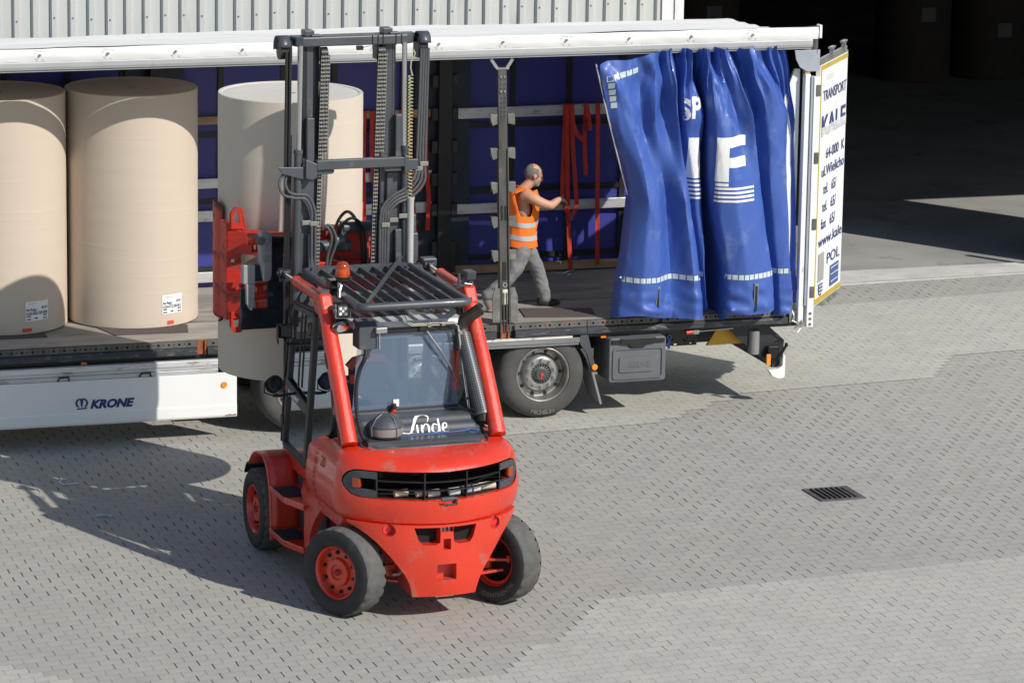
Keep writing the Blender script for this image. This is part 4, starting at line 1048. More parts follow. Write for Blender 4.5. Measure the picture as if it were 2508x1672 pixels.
# grille insert with slats, end lamps and what shows behind
def rear_y(x, z=1.1): return .12-(.12+.405)*(1-min(1, abs(x/.785))**1.65)**(1/1.65)
b = MB()
for z in (1.075, 1.145):
    b.grid(lambda u, v: (-.52+1.04*u, rear_y(-.52+1.04*u)+.012+.035*v, z), 24, 1); b.grid(lambda u, v: (-.52+1.04*u, rear_y(-.52+1.04*u)+.012, z+.008*v), 24, 1); b.grid(lambda u, v: (-.52+1.04*u, rear_y(-.52+1.04*u)+.012+.035*v, z+.008), 24, 1)
for x in (-.525, -.17, .19, .525): y = rear_y(x); b.bb((x-.005, y+.008, 1.005), (x+.005, y+.06, 1.222))
b.build('grille_slats', black, fk)
for s_ in (-1, 1):
    gb = MB()
    ringo = [(s_*(.41 if i == 0 else 0), 0) for i in range(1)]
    # C-shaped bezel at each end
    h = .108; cz = 1.117; xe = .655; N_ = 14
    out, inn = [], []
    pts_o = [(.53, cz+h)]+[(xe-.02+h*math.cos(R(90-180*i/N_)), cz+h*math.sin(R(90-180*i/N_))) for i in range(N_+1)]+[(.53, cz-h)]
    pts_i = [(.53, cz+h*.45)]+[(xe-.03+h*.46*math.cos(R(90-180*i/N_)), cz+h*.45*math.sin(R(90-180*i/N_))) for i in range(N_+1)]+[(.53, cz-h*.45)]
    n = len(pts_o)
    vo = [(s_*x, rear_y(x)+.004, z) for x, z in pts_o]; vi = [(s_*x, rear_y(x)+.004, z) for x, z in pts_i]; vb = [(s_*x, rear_y(x)+.05, z) for x, z in pts_i]
    gb.add(vo+vi+vb, [(k, k+1, n+k+1, n+k) for k in range(n-1)]+[(n+k, n+k+1, 2*n+k+1, 2*n+k) for k in range(n-1)])
    gb.build('grille_bezel', mat('speckled_bezel', (.052, .062, .075), .6, var=.3, vs=60, dirt=(.2, .2, .2), dw=-.02, ds=40), fk)
for s_ in (-1, 1):
    b = MB(); x = .655; y = rear_y(x)+.028; b.box((s_*x, y, 1.117), (.075, .04, .085), Matrix.Rotation(R(s_*42), 3, 'Z')); b.build('tail_light', mat('smoked_amber', (.30, .045, .008), .15, coat=.5), fk, bev=.012)
    b = MB(); b.box((s_*(x-.01), y-.014, 1.092), (.045, .03, .025), Matrix.Rotation(R(s_*42), 3, 'Z')); b.build('tail_light_lower', darkred, fk, bev=.006)
b = MB(); b.bb((-.70, .20, 1.0), (.70, .235, 1.235)); b.build('engine_bay_back', mat('bay_shade_black', (.006, .006, .007), .9), fk)  # same painted shade closes the back of the bay
for i, (x, w, cl) in enumerate(((-.33, .11, (.62, .55, .38)), (-.18, .08, (.55, .50, .44)), (-.08, .10, (.52, .46, .42)), (.10, .09, (.68, .68, .68)), (.22, .07, (.35, .42, .5)), (.31, .06, (.7, .7, .7)), (.42, .14, (.58, .55, .42)))):
    b = MB(); b.cyl((x-w/2, rear_y(x)+.085, 1.044-.001*i), (x+w/2, rear_y(x)+.085, 1.047), .031, n=14); b.build('hose_sleeve', mat('sleeve_%d' % i, cl, .5, var=.1), fk)
b = MB(); 
for i in range(6): b.cyl((-.4+.15*i, .10, 1.10+.03*(i % 2)), (-.4+.15*i, .10, 1.20), .03+.006*(i % 3), n=12)
b.build('engine_block', mat('engine_dark', (.03, .032, .036), .6, .3), fk)
b = MB(); b.tube([(-.055, -.455, 1.022), (.050, -.455, 1.026)], .017, 12); b.tube([(.035, -.455, 1.024), (.070, -.455, 1.028), (.074, -.452, .995), (.066, -.445, .975), (.0, -.44, .972)], .007, 8); b.tube([(-.005, -.43, .97), (.0, -.43, .95)], .012, 8); b.build('latch_handle', darkgrey, fk)
# ---- chassis sides, sills and steps
b = MB(); b.bb((-.58, .3, .36), (.58, 2.25, .86)); b.bb((-.44, -.10, .42), (.44, .5, .80)); b.build('chassis', mat('chassis_red_dark', (.22, .012, .008), .5, var=.25, vs=6), fk)
for s_ in (-1, 1):
    # side skin between the rear arch, the sill under the door and the front post
    ZT = [(.12, .90, 1.01), (.30, .885, 1.01), (.42, .86, 1.02), (.52, .81, 1.03), (.60, .74, 1.05), (.66, .68, 1.08), (.70, .62, 1.13), (.72, .59, 1.17), (.78, .58, 1.28), (.85, .58, 1.395), (.90, .58, 1.32), (1.0, .58, 1.18), (1.1, .58, 1.035), (1.2, .58, .90), (1.27, .575, .80), (1.335, .52, .66)]
    WZ = [(z, w) for z, w, _a, _b in secs]
    def lerp_tab(T_, z, c_):
        for i in range(len(T_)-1):
            if z <= T_[i+1][0] or i == len(T_)-2:
                t = min(1, max(0, (z-T_[i][0])/(T_[i+1][0]-T_[i][0]))); return T_[i][c_]+(T_[i+1][c_]-T_[i][c_])*t
    def xo(y, z):
        ye = 2.2 if z < .55 else (2.2-.78*min(1, (z-.55)/.30) if z < .85 else 1.42-.10*(z-.85)); wd = .60
        k = min(1, max(0, (ye-y)/wd)); k = k*k*(3-2*k)
        w = lerp_tab(WZ, max(z, .735), 1) if z > .735 else .742+.02*min(1, (.735-z)/.3)
        return .620+(w-.620)*k
    def skf(u, v):
        z = .12+(1.335-.12)*v; ya = lerp_tab(ZT, z, 1); yb = lerp_tab(ZT, z, 2); y = ya+(yb-ya)*u; return (s_*xo(y, z), y, z)
    sk = MB(); sk.grid(skf, 16, 60); sk.grid(lambda u, v: (lambda p: (p[0]-s_*.06*u, p[1], p[2]))(skf(0, v)), 1, 60); sk.grid(lambda u, v: (lambda p: (p[0]-s_*.06*u, p[1], p[2]))(skf(1, v)), 1, 60)
    sk.build('side_panel', red, fk, smooth=True)
    sk = MB(); sk.prism([(1.30, .855), (2.09, .905), (2.09, .80), (2.0, .77), (1.30, .76)], 0, s_*.585, s_*.634); sk.build('sill', red, fk, bev=.012)
    # lower steps
    for z in (.672, .300):
        b = MB(); b.prism([(s_*.60, .96), (s_*.60, 1.66), (s_*.86, 1.66), (s_*.86, 1.22), (s_*.78, .96)], 2, z-.03, z); b.bar((s_*.775, .95, z-.022), (s_*.862, 1.24, z-.022), .028, .055); b.bar((s_*.862, 1.24, z-.022), (s_*.862, 1.67, z-.022), .028, .055)
        st_ = b.build('step', red, fk, bev=.008)
        b = MB(); b.bb((s_*.66, 1.25, z+.001), (s_*.868, 1.58, z+.007)); b.bb((s_*.8685, 1.25, z-.025), (s_*.874, 1.58, z+.006)); b.build('step_tread', mat('grit_tread', (.016, .017, .022), .95, var=.5, vs=120, bump=.8, bs=200), st_)
    b = MB(); b.bb((s_*.585, .90, .10), (s_*.605, 1.7, .765)); b.build('step_back', darkgrey, fk)
    # front fender: arch shell over the drive wheel
    b = MB()
    def fen(u, v):
        path = fpath; t = u*(len(path)-1); i = min(int(t), len(path)-2); f_ = t-i
        y = path[i][0]+(path[i+1][0]-path[i][0])*f_; z = path[i][1]+(path[i+1][1]-path[i][1])*f_
        return (s_*(.60+.25*v), y, z)
    fpath = [(p.x, p.y) for p in cr([(2.36, .70, 0), (2.22, .82, 0), (2.05, .865, 0), (1.88, .85, 0), (1.78, .76, 0), (1.715, .60, 0), (1.69, .42, 0), (1.68, .19, 0)], 4)]
    b.grid(fen, 28, 4)
    o = b.build('fender', red, fk, smooth=True); m_ = o.modifiers.new('s', 'SOLIDIFY'); m_.thickness = .022; m_.offset = 0
    b = MB(); b.tube([(s_*.852, p[0], p[1]) for p in fpath], .013, 8); b.build('fender_lip', red, o, smooth=True)
    b = MB(); b.grid(lambda u, v: (s_*(.62+.25*v), 2.34+.12*u, .72-.10*u*u-.02*u), 5, 2); o = b.build('fender_flap', black, fk); m_ = o.modifiers.new('s', 'SOLIDIFY'); m_.thickness = .012
# ---- wheels
def fork_wheel(x, y, r, w, ang, s_, name='wheel'):
    root = MB(); rot = Matrix.Rotation(R(ang), 3, 'Z'); ax = rot @ V((s_, 0, 0)); c = V((x, y, r))
    h = w/2; rr = r*.60
    prof = [(rr, h*.80), (rr+.02, h*.98), (r*.72, h*1.02), (r*.84, h*1.0), (r*.93, h*.93), (r*.965, h*.84)]
    prof2 = [(a, -t) for a, t in prof[::-1]]
    tb_ = MB(); tb_.lathe(prof, c, ax, n=64); tb_.lathe(prof2, c, ax, n=64); tb_.lathe([(rr, -h*.8), (rr-.002, 0), (rr, h*.8)], c, ax, n=64)
    ty = tb_.build(name, rubber, fk, smooth=True)
    # tread: lugs worn smooth, notched at both shoulders
    tm = MB(); n = 88; a_ = ax.cross(V((0, 0, 1))).normalized(); b_ = V((0, 0, 1)); P = []; prw = [(-.86, .962), (-.78, .992), (-.5, 1.0), (0, 1.002), (.5, 1.0), (.78, .992), (.86, .962)]
    for j in range(n):
        t = 2*math.pi*j/n
        for k, (u, q) in enumerate(prw):
            notch = .022 if (j % 4 == 0 and k in (0, 1, 5, 6)) else 0
            rad = r*q-notch; P.append(c+ax*(h*u)+(a_*math.cos(t)+b_*math.sin(t))*rad)
    K = len(prw); tm.add(P, [(j*K+k, j*K+k+1, ((j+1) % n)*K+k+1, ((j+1) % n)*K+k) for j in range(n) for k in range(K-1)])
    tm.build('tread', treadmat, ty, smooth=True)
    if x > 0 and y < 1:
        tx = MB(); vs_, fs = text_mesh('CONTINENTAL', .050, bold=.002); w0 = max(v[0] for v in vs_); ra = r*.72
        def am(px_, py_):
            a2 = R(66)-(px_-w0/2)/ra; return c-ax*(h*1.03)+(a_*math.cos(a2)+b_*-math.sin(a2))*(ra+.042-py_)
        tx.add([am(*v) for v in vs_], fs); tx.build('tyre_lettering', mat('tyre_letter', (.075, .073, .07), .8), ty)
    # rim dish
    rm = MB(); f_ = h*.86
    rm.lathe([(rr+.004, f_), (rr-.006, f_+.008), (rr-.016, f_), (rr-.022, f_-.03), (rr-.030, f_-.055), (rr*.55, f_-.050), (rr*.50, f_-.018), (rr*.30, f_-.016), (rr*.27, f_-.030), (rr*.20, f_-.030), (.001, f_-.030)], c, ax, n=48)
    rm.lathe([(rr-.035, -h*.55), (rr-.012, -h*.60), (rr-.004, -h*.78), (rr+.003, -h*.80)], c, ax, n=48)
    rim_ = rm.build('rim', red, ty, smooth=True)
    wm = MB(); wm.lathe([(.001, h*.2), (rr*.8, h*.2), (rr-.02, h*.0), (rr-.018, -h*.55)], c, ax, n=40); wm.build('rim_well', mat('well_dark', (.02, .012, .012), .7), rim_, smooth=True)
    for k in range(10):
        t = 2*math.pi*(k+.3)/10; p = c+(a_*math.cos(t)+b_*math.sin(t))*rr*.74
        nb = MB(); nb.cyl(p+ax*(f_-.056), p+ax*(f_-.040), .017, n=10); nb.cyl(p+ax*(f_-.040), p+ax*(f_-.026), .010, n=6); nb.build('wheel_nut', black, rim_)
    hb = MB(); hb.lathe([(.001, f_-.012), (.022, f_-.012), (.028, f_-.020), (.028, f_-.032)], c, ax, n=20); hb.tube([c+ax*(f_-.01)+a_*.02, c+ax*f_+b_*.02, c+ax*f_-a_*.022, c+ax*f_-b_*.018], .006, 6); hb.build('hub', mat('hub_red', (.35, .02, .012), .4, dirt=(.08, .05, .04), dw=.1, ds=20), rim_)
    return ty
fork_wheel(-.725, .0, .365, .26, 30, -1); fork_wheel(.615, .0, .365, .26, 30, 1)
fork_wheel(-.775, 2.12, .352, .24, 0, -1); fork_wheel(.725, 2.12, .345, .24, 0, 1)
# steering axle gear seen through the right rear wheel
b = MB(); b.bb((-.42, -.07, .30), (.42, .07, .40)); b.cyl((.40, 0, .27), (.40, 0, .44), .045); b.cyl((-.40, 0, .27), (-.40, 0, .44), .045)
b.bar((.30, -.10, .27), (.60, -.12, .30), .05, .02); b.bar((-.30, -.10, .27), (-.62, .02, .30), .05, .02); b.cyl((.50, -.02, .30), (.50, -.02, .43), .035); b.bar((.40, -.06, .385), (.66, -.14, .385), .045, .022); b.cyl((.64, -.135, .36), (.64, -.135, .42), .02)
b.build('steer_axle', red, fk, bev=.004)
b = MB(); b.cyl((.50, -.02, .43), (.50, -.02, .455), .036, .026); b.cyl((-.36, -.12, .335), (.36, -.12, .335), .018); b.build('steer_rod', steel, fk)
b = MB(); b.cyl((-.70, 2.12, .345), (.70, 2.12, .345), .09); b.bb((-.6, 1.95, .22), (.6, 2.3, .5)); b.build('drive_axle', darkgrey, fk)
# ---- engine cover
def hood(u, v):
    x = -.56+1.12*u; y = .010+.735*v
    prof = [(0, 1.335), (.05, 1.358), (.22, 1.375), (.34, 1.40), (.42, 1.46), (.50, 1.515), (.60, 1.520), (.70, 1.495), (.80, 1.495), (1.0, 1.512)]
    for (a, za), (c_, zc) in zip(prof[:-1], prof[1:]):
        if v <= c_+1e-9: t = (v-a)/(c_-a); z = za+(zc-za)*(t*t*(3-2*t)); break
    e = abs(2*u-1); z -= .05*max(0, e-.86)/.14
    w = 1.0 - .10*max(0, .25-v)/.25
    return (x*w+(.0), y, z)
b = MB(); b.grid(hood, 40, 60); b.bb((-.50, .10, 1.30), (.50, .70, 1.39)); 
eh = b.build('engine_cover', mat('cover_black_gloss', (.052, .058, .068), .42, var=.2, vs=3, dirt=(.12, .12, .12), dw=.06, ds=7, coat=.3), fk, smooth=True)
b = MB(); b.tube([(-.555, .30, 1.375), (-.54, .12, 1.352), (-.50, .030, 1.342), (0, .005, 1.350), (.50, .030, 1.342), (.54, .12, 1.352), (.555, .30, 1.375)], .011, 8); b.build('cover_seal', darkgrey, eh)
b = MB(); b.cyl((.475, .47, 1.470), (.69, .43, 1.440), .062, .060, n=24); b.build('intake_duct', MATS['cover_black_gloss'], fk, smooth=True)
# script lettering on the bulge
def hz(x, y):
    v = (y-.010)/.735; p = hood((x+.56)/1.12, max(0, min(1, v))); return p[2]+.004
wl = MB()
def stroke(pts, ws):
    q = cr([(a, c_, 0) for a, c_ in pts], 6); K = len(q); P = []
    for i, p in enumerate(q):
        t = (q[min(i+1, K-1)]-q[max(i-1, 0)]).normalized(); nn = V((-t.y, t.x, 0)); f_ = i/(K-1)*(len(ws)-1); j = min(int(f_), len(ws)-2); w_ = (ws[j]+(ws[j+1]-ws[j])*(f_-j))*.78
        for s_ in (-1, 1):
            a = p+nn*s_*w_/2; Y_ = .240+a.y*.80; P.append((a.x, Y_, hz(a.x, Y_)))
    wl.add(P, [(2*i, 2*i+1, 2*i+3, 2*i+2) for i in range(K-1)])
L0 = -.14
stroke([(L0-.02, .040), (L0+.05, .030), (L0+.085, .070), (L0+.13, .150), (L0+.19, .178), (L0+.235, .150), (L0+.22, .115)], [.010, .014, .026, .030, .022, .014, .004])
stroke([(L0-.02, .040), (L0+.03, .012), (L0+.07, .028), (L0+.10, .012)], [.012, .016, .014, .006])
stroke([(L0+.125, .088), (L0+.120, .020)], [.020, .022]); 
stroke([(L0+.165, .085), (L0+.160, .018)], [.020, .022]); stroke([(L0+.17, .06), (L0+.20, .090), (L0+.222, .070), (L0+.216, .018)], [.010, .014, .022, .020])
stroke([(L0+.30, .075), (L0+.27, .085), (L0+.25, .050), (L0+.265, .020), (L0+.29, .025), (L0+.305, .05)], [.012, .014, .022, .016, .012, .010]); stroke([(L0+.318, .135), (L0+.308, .018)], [.020, .022])
stroke([(L0+.345, .052), (L0+.375, .062), (L0+.375, .088), (L0+.350, .080), (L0+.340, .045), (L0+.355, .018), (L0+.39, .030)], [.010, .012, .014, .018, .022, .016, .006])
wl.build('cover_lettering', whitetxt, eh)
b = MB(); b.tube([(-.16, .235, 1.392), (.10, .235, 1.396), (.36, .245, 1.40), (.43, .25, 1.41), (.50, .24, 1.40), (.47, .21, 1.388)], .0045, 6); b.tube([(.40, .25, 1.405), (.42, .22, 1.39), (.46, .21, 1.388)], .0045, 6); b.build('tie_cord', mat('blue_cord', (.03, .12, .42), .6), eh)
b = MB(); b.cyl((-.115, .62, 1.50), (-.115, .62, 1.53), .022, n=14); b.build('filler_base', red, eh); b = MB(); b.cyl((-.115, .62, 1.531), (-.115, .62, 1.575), .026, .022, n=14); b.build('filler_cap', black, eh, bev=.004)
# air pre-cleaner bowl
b = MB(); b.lathe([(.125, 0), (.138, .014), (.140, .075), (.138, .082)], (-.30, .25, 1.405), (0, 0, 1), n=36); pc = b.build('dust_bowl', mat('dusty_bowl', (.22, .20, .19), .25, var=.15, coat=.5), fk, smooth=True)
b = MB(); b.lathe([(.144, .080), (.145, .090), (.130, .110), (.098, .145), (.055, .172), (.03, .178), (.001, .178)], (-.30, .25, 1.405), (0, 0, 1), n=36); b.lathe([(.001, -.01), (.11, -.01), (.125, 0)], (-.30, .25, 1.405), (0, 0, 1), n=36); b.lathe([(.05, -.07), (.05, -.01)], (-.30, .25, 1.405), (0, 0, 1), n=20); b.build('bowl_lid', darkgrey, pc, smooth=True)
b = MB()
for k in range(4):
    a = R(20+k*90); c_, s2 = math.cos(a), math.sin(a); b.tube([(-.30+.147*c_, .25+.147*s2, 1.41), (-.30+.149*c_, .25+.149*s2, 1.49), (-.30+.105*c_, .25+.105*s2, 1.555), (-.30+.045*c_, .25+.045*s2, 1.59)], .004, 6)
b.build('bowl_wire', steel, pc)
# ---- red rear pillars with the tilt cylinders carried on top
for s_ in (-1, 1):
    path = [V((s_*.640, .16, 1.37)), V((s_*.640, .32, 1.60)), V((s_*.636, .55, 1.92)), V((s_*.630, .80, 2.24)), V((s_*.628, .93, 2.40))]
    b = MB(); q = cr([tuple(p) for p in path], 5); prof = []
    P = []; N_ = 18
    for i, p in enumerate(q):
        t = (q[min(i+1, len(q)-1)]-q[max(i-1, 0)]).normalized(); a = V((1, 0, 0)); nn = a.cross(t).normalized()   # nn points up/back
        k = i/(len(q)-1); hw = .069-.008*k
        for j in range(N_):
            th = 2*math.pi*j/N_; cx, cz = math.cos(th), math.sin(th)
            # round on the rear, flat web running forward
            dd = .062 if cz > 0 else .085+.03*(1-abs(2*k-1))
            P.append(p+a*(hw*(abs(cx)**.75)*(1 if cx > 0 else -1))-nn*(-dd*cz if cz < 0 else -dd*cz))
    nq = len(q); b.add(P, [(i*N_+j, i*N_+(j+1) % N_, (i+1)*N_+(j+1) % N_, (i+1)*N_+j) for i in range(nq-1) for j in range(N_)]+[list(range(N_))[::-1], list(range((nq-1)*N_, nq*N_))])
    o = b.build('rear_pillar', red, fk, smooth=True)
    for k in (.14, .36, .58, .78):
        sl = MB(); i = int(k*(nq-1)); p = q[i]; t = (q[i+1]-q[i]).normalized(); nn = V((1, 0, 0)).cross(t).normalized()
        cpt = p-nn*.030+V((s_*(.068-.008*i/(nq-1)), 0, 0)); L_ = .075
        ringp = [cpt+t*(L_*math.cos(2*math.pi*j/16))+nn*(.020*math.sin(2*math.pi*j/16)) for j in range(16)]
        sl.add(ringp+[r_+V((s_*.004, 0, 0)) for r_ in ringp], [(j, (j+1) % 16, 16+(j+1) % 16, 16+j) for j in range(16)]+[list(range(16, 32))])
        sl.build('pillar_slot', mat('slot_shade_red', (.09, .006, .004), .6), o)  # dark ovals laid on the face paint the shade inside the slots
    b = MB(); b.prism([(.80, 2.36), (.86, 2.26), (1.06, 2.33), (1.10, 2.40), (1.04, 2.475), (.88, 2.475)], 0, s_*.628-.055, s_*.628+.055); b.build('pillar_head', red, fk, bev=.02)
    b = MB(); b.cyl((s_*.628, .95, 2.475), (s_*.628, .95, 2.495), .055, n=20); b.build('head_cap', grubby, fk)
    b = MB(); b.cyl((s_*.632, 1.04, 2.42), (s_*.640, 1.66, 2.425), .047, n=22); b.cyl((s_*.640, 1.66, 2.425), (s_*.640, 1.70, 2.425), .050, .040, n=22); b.build('tilt_cylinder', red, fk, smooth=True)
    b = MB(); b.cyl((s_*.640, 1.69, 2.425), (s_*.648, 1.97, 2.43), .024, n=16); b.build('tilt_rod', chrome, fk, smooth=True)
    b = MB(); b.cyl((s_*.60, 2.0, 2.435), (s_*.70, 2.0, 2.435), .035, n=14); b.bb((s_*.625, 1.94, 2.41), (s_*.675, 2.10, 2.46)); b.cyl((s_*.70, 2.0, 2.435), (s_*.715, 2.0, 2.435), .02, n=10); b.bb((s_*.60, 1.98, 2.36), (s_*.69, 2.02, 2.40)); b.build('tilt_clevis', darkchassis, fk, bev=.008)
# side number
b = MB(); vs_, fs = text_mesh('20', .125, width=.12)
b.add([(-(lerp_tab(WZ, 1.13+y, 1)+.004), .50-x, 1.13+y) for x, y in vs_], fs); b.build('fleet_number', mat('faded_black', (.10, .03, .025), .7), fk)
# ---- overhead guard
gd = MB(); zg = 2.437; x0, x1, y0, y1, r_ = .465, .475, .43, 2.0, .06
loop = []
for cx, cy, a0 in ((x0-r_, y0+r_, -90), (x1-r_, y1-r_, 0), (-x1+r_, y1-r_, 90), (-x0+r_, y0+r_, 180)):
    for i in range(6): a = R(a0+18*i); loop.append((cx+r_*math.cos(a), cy+r_*math.sin(a), zg))
gd.tube(loop, .035, 14, closed=True)
go = gd.build('overhead_guard', darkgrey, fk, smooth=True)
for k in range(7):
    x = -.345+.115*k; b = MB(); b.bar((x-.012, y0+.04, zg-.0), (x+.012, y1-.06, zg-.0), .016, .052); b.build('guard_bar', darkgrey, go, bev=.002)
b = MB(); b.bar((-.40, y0+.03, zg+.037), (.42, y1+.06, zg+.075), .032, .014); b.build('guard_brace', darkgrey, go)
b = MB(); b.bb((-.42, y1-.052, zg-.045), (.42, y1-.035, zg+.045)); b.build('guard_cross_plate', darkgrey, go)
b = MB()
for s_ in (-1, 1): b.bar((s_*.40, .47, 2.40), (s_*.60, .80, 2.38), .05, .03); b.bar((s_*.44, 1.9, 2.42), (s_*.44, 2.06, 2.42), .06, .06)
b.build('guard_mount', darkgrey, go)
b = MB(); put_text(b, 'R ST', .05, lambda x, y: (-.33+x, y1-.054, zg-.012+y)); b.build('plate_lettering', mat('plate_print', (.16, .17, .18), .6), go)
# ---- cab
cabgrey = mat('cab_grey', (.040, .043, .047), .45, var=.15)
rf = MB(); rf.bb((-.44, .72, 2.20), (.50, .90, 2.255)); rf.bb((-.44, 1.78, 2.20), (.50, 1.95, 2.255)); rf.bb((-.44, .901, 2.20), (-.38, 1.779, 2.255)); rf.bb((.44, .901, 2.20), (.50, 1.779, 2.255)); rf.prism([(.66, 2.215), (.72, 2.10), (.74, 2.10), (.74, 2.255), (.68, 2.255)], 0, -.41, .47)
rf.build('cab_roof', mat('cab_roof_grey', (.50, .50, .49), .45, var=.06, vs=4, dirt=(.25, .24, .22), dw=.08, ds=6), fk, bev=.006)
b = MB(); b.bb((-.40, .652, 2.165), (.46, .664, 2.205)); b.build('roof_seal', black, fk)
b = MB(); b.add([(-.40, .88, 2.258), (.46, .88, 2.258), (.46, 1.80, 2.258), (-.40, 1.80, 2.258)], [(0, 1, 2, 3)]); b.build('roof_window', glass('roof_glass', (.75, .80, .80), mixv=.96), fk)
cg = glass('cab_glass', (.86, .92, .97), mixv=.74, sky_haze=(.34, .50, .74)); cgs = glass('side_glass', (.30, .34, .35), mixv=.95)  # blue film colour stands for sky reflected in the rear window
WB = ((-.46, .665, 1.515), (.46, .665, 1.515), (.405, .69, 2.165), (-.405, .69, 2.165))
b = MB(); b.add(WB, [(0, 1, 2, 3)]); w_ = b.build('rear_window', cg, fk)
b = MB(); 
for p, q in ((0, 1), (2, 3)): b.bar(WB[p], WB[q], .02, .03, (0, 1, 0))
b.build('window_frame', cabgrey, fk)
b = MB(); b.bb((-.47, .64, 1.47), (.50, .70, 1.504)); b.build('window_sill', mat('sill_grey', (.16, .17, .18), .5), fk)
b = MB(); b.bb((-.105, .658, 1.54), (-.055, .660, 1.60)); b.build('inspection_sticker', white, fk)
ins = mat('cab_inside', (.045, .055, .068), .7, var=.2)
b = MB(); b.bb((-.56, 1.9, .88), (.56, 2.0, 1.45)); b.bb((-.58, .72, .87), (.58, 2.0, .90)); b.bb((-.60, .74, .90), (-.595, 1.3, 1.2)); b.build('cab_floor', ins, fk)
b = MB(); b.box((-.20, 1.02, 1.42), (.48, .12, .50), Matrix.Rotation(R(-8), 3, 'X')); b.box((-.20, 1.30, 1.17), (.50, .50, .14)); b.build('seat', mat('seat_blue_grey', (.045, .065, .10), .8, var=.2), fk, bev=.04)
b = MB(); b.box((-.22, .985, 1.72), (.34, .10, .26), Matrix.Rotation(R(-6), 3, 'X')); b.build('head_rest', mat('seat_dark', (.03, .045, .07), .8), fk, bev=.04)
b = MB(); b.prism([(-.42, 1.84), (-.36, 1.90), (-.22, 1.935), (-.08, 1.91), (-.06, 1.85), (-.22, 1.87), (-.38, 1.80)], 1, .95, 1.0); b.bb((-.43, .80, 1.72), (-.385, .84, 1.79)); b.bb((-.10, .90, 1.63), (-.08, .92, 1.67)); b.build('red_bracket', red, fk)
b = MB(); b.tube([(.02+.17*math.cos(a), 1.66+.06*math.sin(a), 1.50+.16*math.sin(a)) for a in [2*math.pi*i/20 for i in range(20)]], .014, 8, closed=True); b.cyl((.02, 1.66, 1.5), (.02, 1.85, 1.3), .03); b.build('steering_wheel', black, fk)
b = MB(); b.box((.12, 1.75, 1.78), (.24, .04, .18)); b.tube([(.12, 1.77, 1.7), (.14, 1.85, 1.4)], .015); b.build('terminal_screen', ins, fk, bev=.01)
b = MB(); b.box((.34, 1.25, 1.30), (.14, .42, .10)); b.tube([(.34, 1.40, 1.34), (.34, 1.42, 1.46)], .012); b.build('arm_rest', ins, fk, bev=.02)
b = MB(); 
for i, (x, y, z) in enumerate(((.30, .80, 1.42), (.36, .78, 1.48), (.25, .82, 1.40))): b.box((x, y, z), (.10, .07, .11), Matrix.Rotation(R(20*i), 3, 'Y'))
b.build('crumpled_cloth', mat('cloth_pale', (.40, .42, .43), .9, var=.3, vs=20), fk, bev=.02)
b = MB(); b.cyl((.47, .82, 1.62), (.47, .82, 1.95), .05, n=18); b.build('fire_extinguisher', red, fk, smooth=True)
# side door and glazing, both sides
DP = [(2.075, .915), (1.385, .852), (.72, 1.34), (.66, 1.50), (.72, 1.75), (.93, 2.10), (1.08, 2.28), (1.72, 2.235), (1.80, 2.15)]
for s_ in (-1, 1):
    X_ = s_*.620
    def P3(p, off=0): return (X_+s_*off, p[0], p[1])
    b = MB()
    for i in range(len(DP)): b.bar(P3(DP[i]), P3(DP[(i+1) % len(DP)]), .030, .024, (1, 0, 0))
    b.build('side_frame', black, fk, bev=.004)
    b = MB(); Q = [(2.055, .94), (1.43, .885), (1.155, 2.235), (1.73, 2.20), (1.79, 2.12)]
    bars = [(0, 1), (1, 2), (2, 3), (3, 4), (4, 0)]
    for i, j in bars: b.bar(P3(Q[i], .012), P3(Q[j], .012), .045 if (i, j) != (1, 2) else .06, .026, (1, 0, 0))
    b.add([P3(p, .014) for p in ((1.98, 1.42), (1.355, 1.335), (1.335, 1.43), (1.955, 1.545))]+[P3(p, .028) for p in ((1.98, 1.42), (1.355, 1.335), (1.335, 1.43), (1.955, 1.545))], [(4, 5, 6, 7), (0, 1, 5, 4), (3, 2, 6, 7)])
    dr = b.build('door', cabgrey, fk, bev=.004)
    b = MB(); b.add([P3(p) for p in DP], [tuple(range(len(DP)))]); b.build('side_window', cgs, fk)
    b = MB(); b.bar(P3((1.62, 1.52), .016), P3((1.50, 2.20), .016), .02, .012, (1, 0, 0)); b.build('window_slider', black, dr)
    if s_ < 0:
        b = MB(); vs_, fs = text_mesh('pelzer', .085, width=.30, bold=.002)
        b.add([(X_-.030, 1.86-x, 1.415+y-.12*(1.86-(1.86-x)-.0)*.0-.145*(x-.0)*.55) for x, y in vs_], fs); b.build('door_lettering', whitetxt, dr)
        b = MB(); b.cyl((X_-.029, 1.905, 1.455), (X_-.031, 1.905, 1.455), .028, n=18); b.build('door_badge', mat('badge_red', (.5, .03, .03), .5), dr)
        b = MB(); b.tube([(X_-.02, 2.09, .95), (X_-.03, 1.97, 1.55), (X_-.02, 1.80, 2.2)], .012, 8); b.build('door_edge_tube', black, dr)
        b = MB()
        for z, y in ((1.15, 2.04), (2.05, 1.82)): b.box((X_-.02, y, z), (.04, .06, .08))
        b.build('door_hinge', black, dr, bev=.008)
# front cab posts and dash, dark
b = MB()
for s_ in (-1, 1): b.bar((s_*.60, 2.07, .9), (s_*.60, 1.80, 2.22), .04, .05, (1, 0, 0))
b.bb((-.58, 2.02, .86), (.58, 2.08, 1.35)); b.build('cab_front', cabgrey, fk)
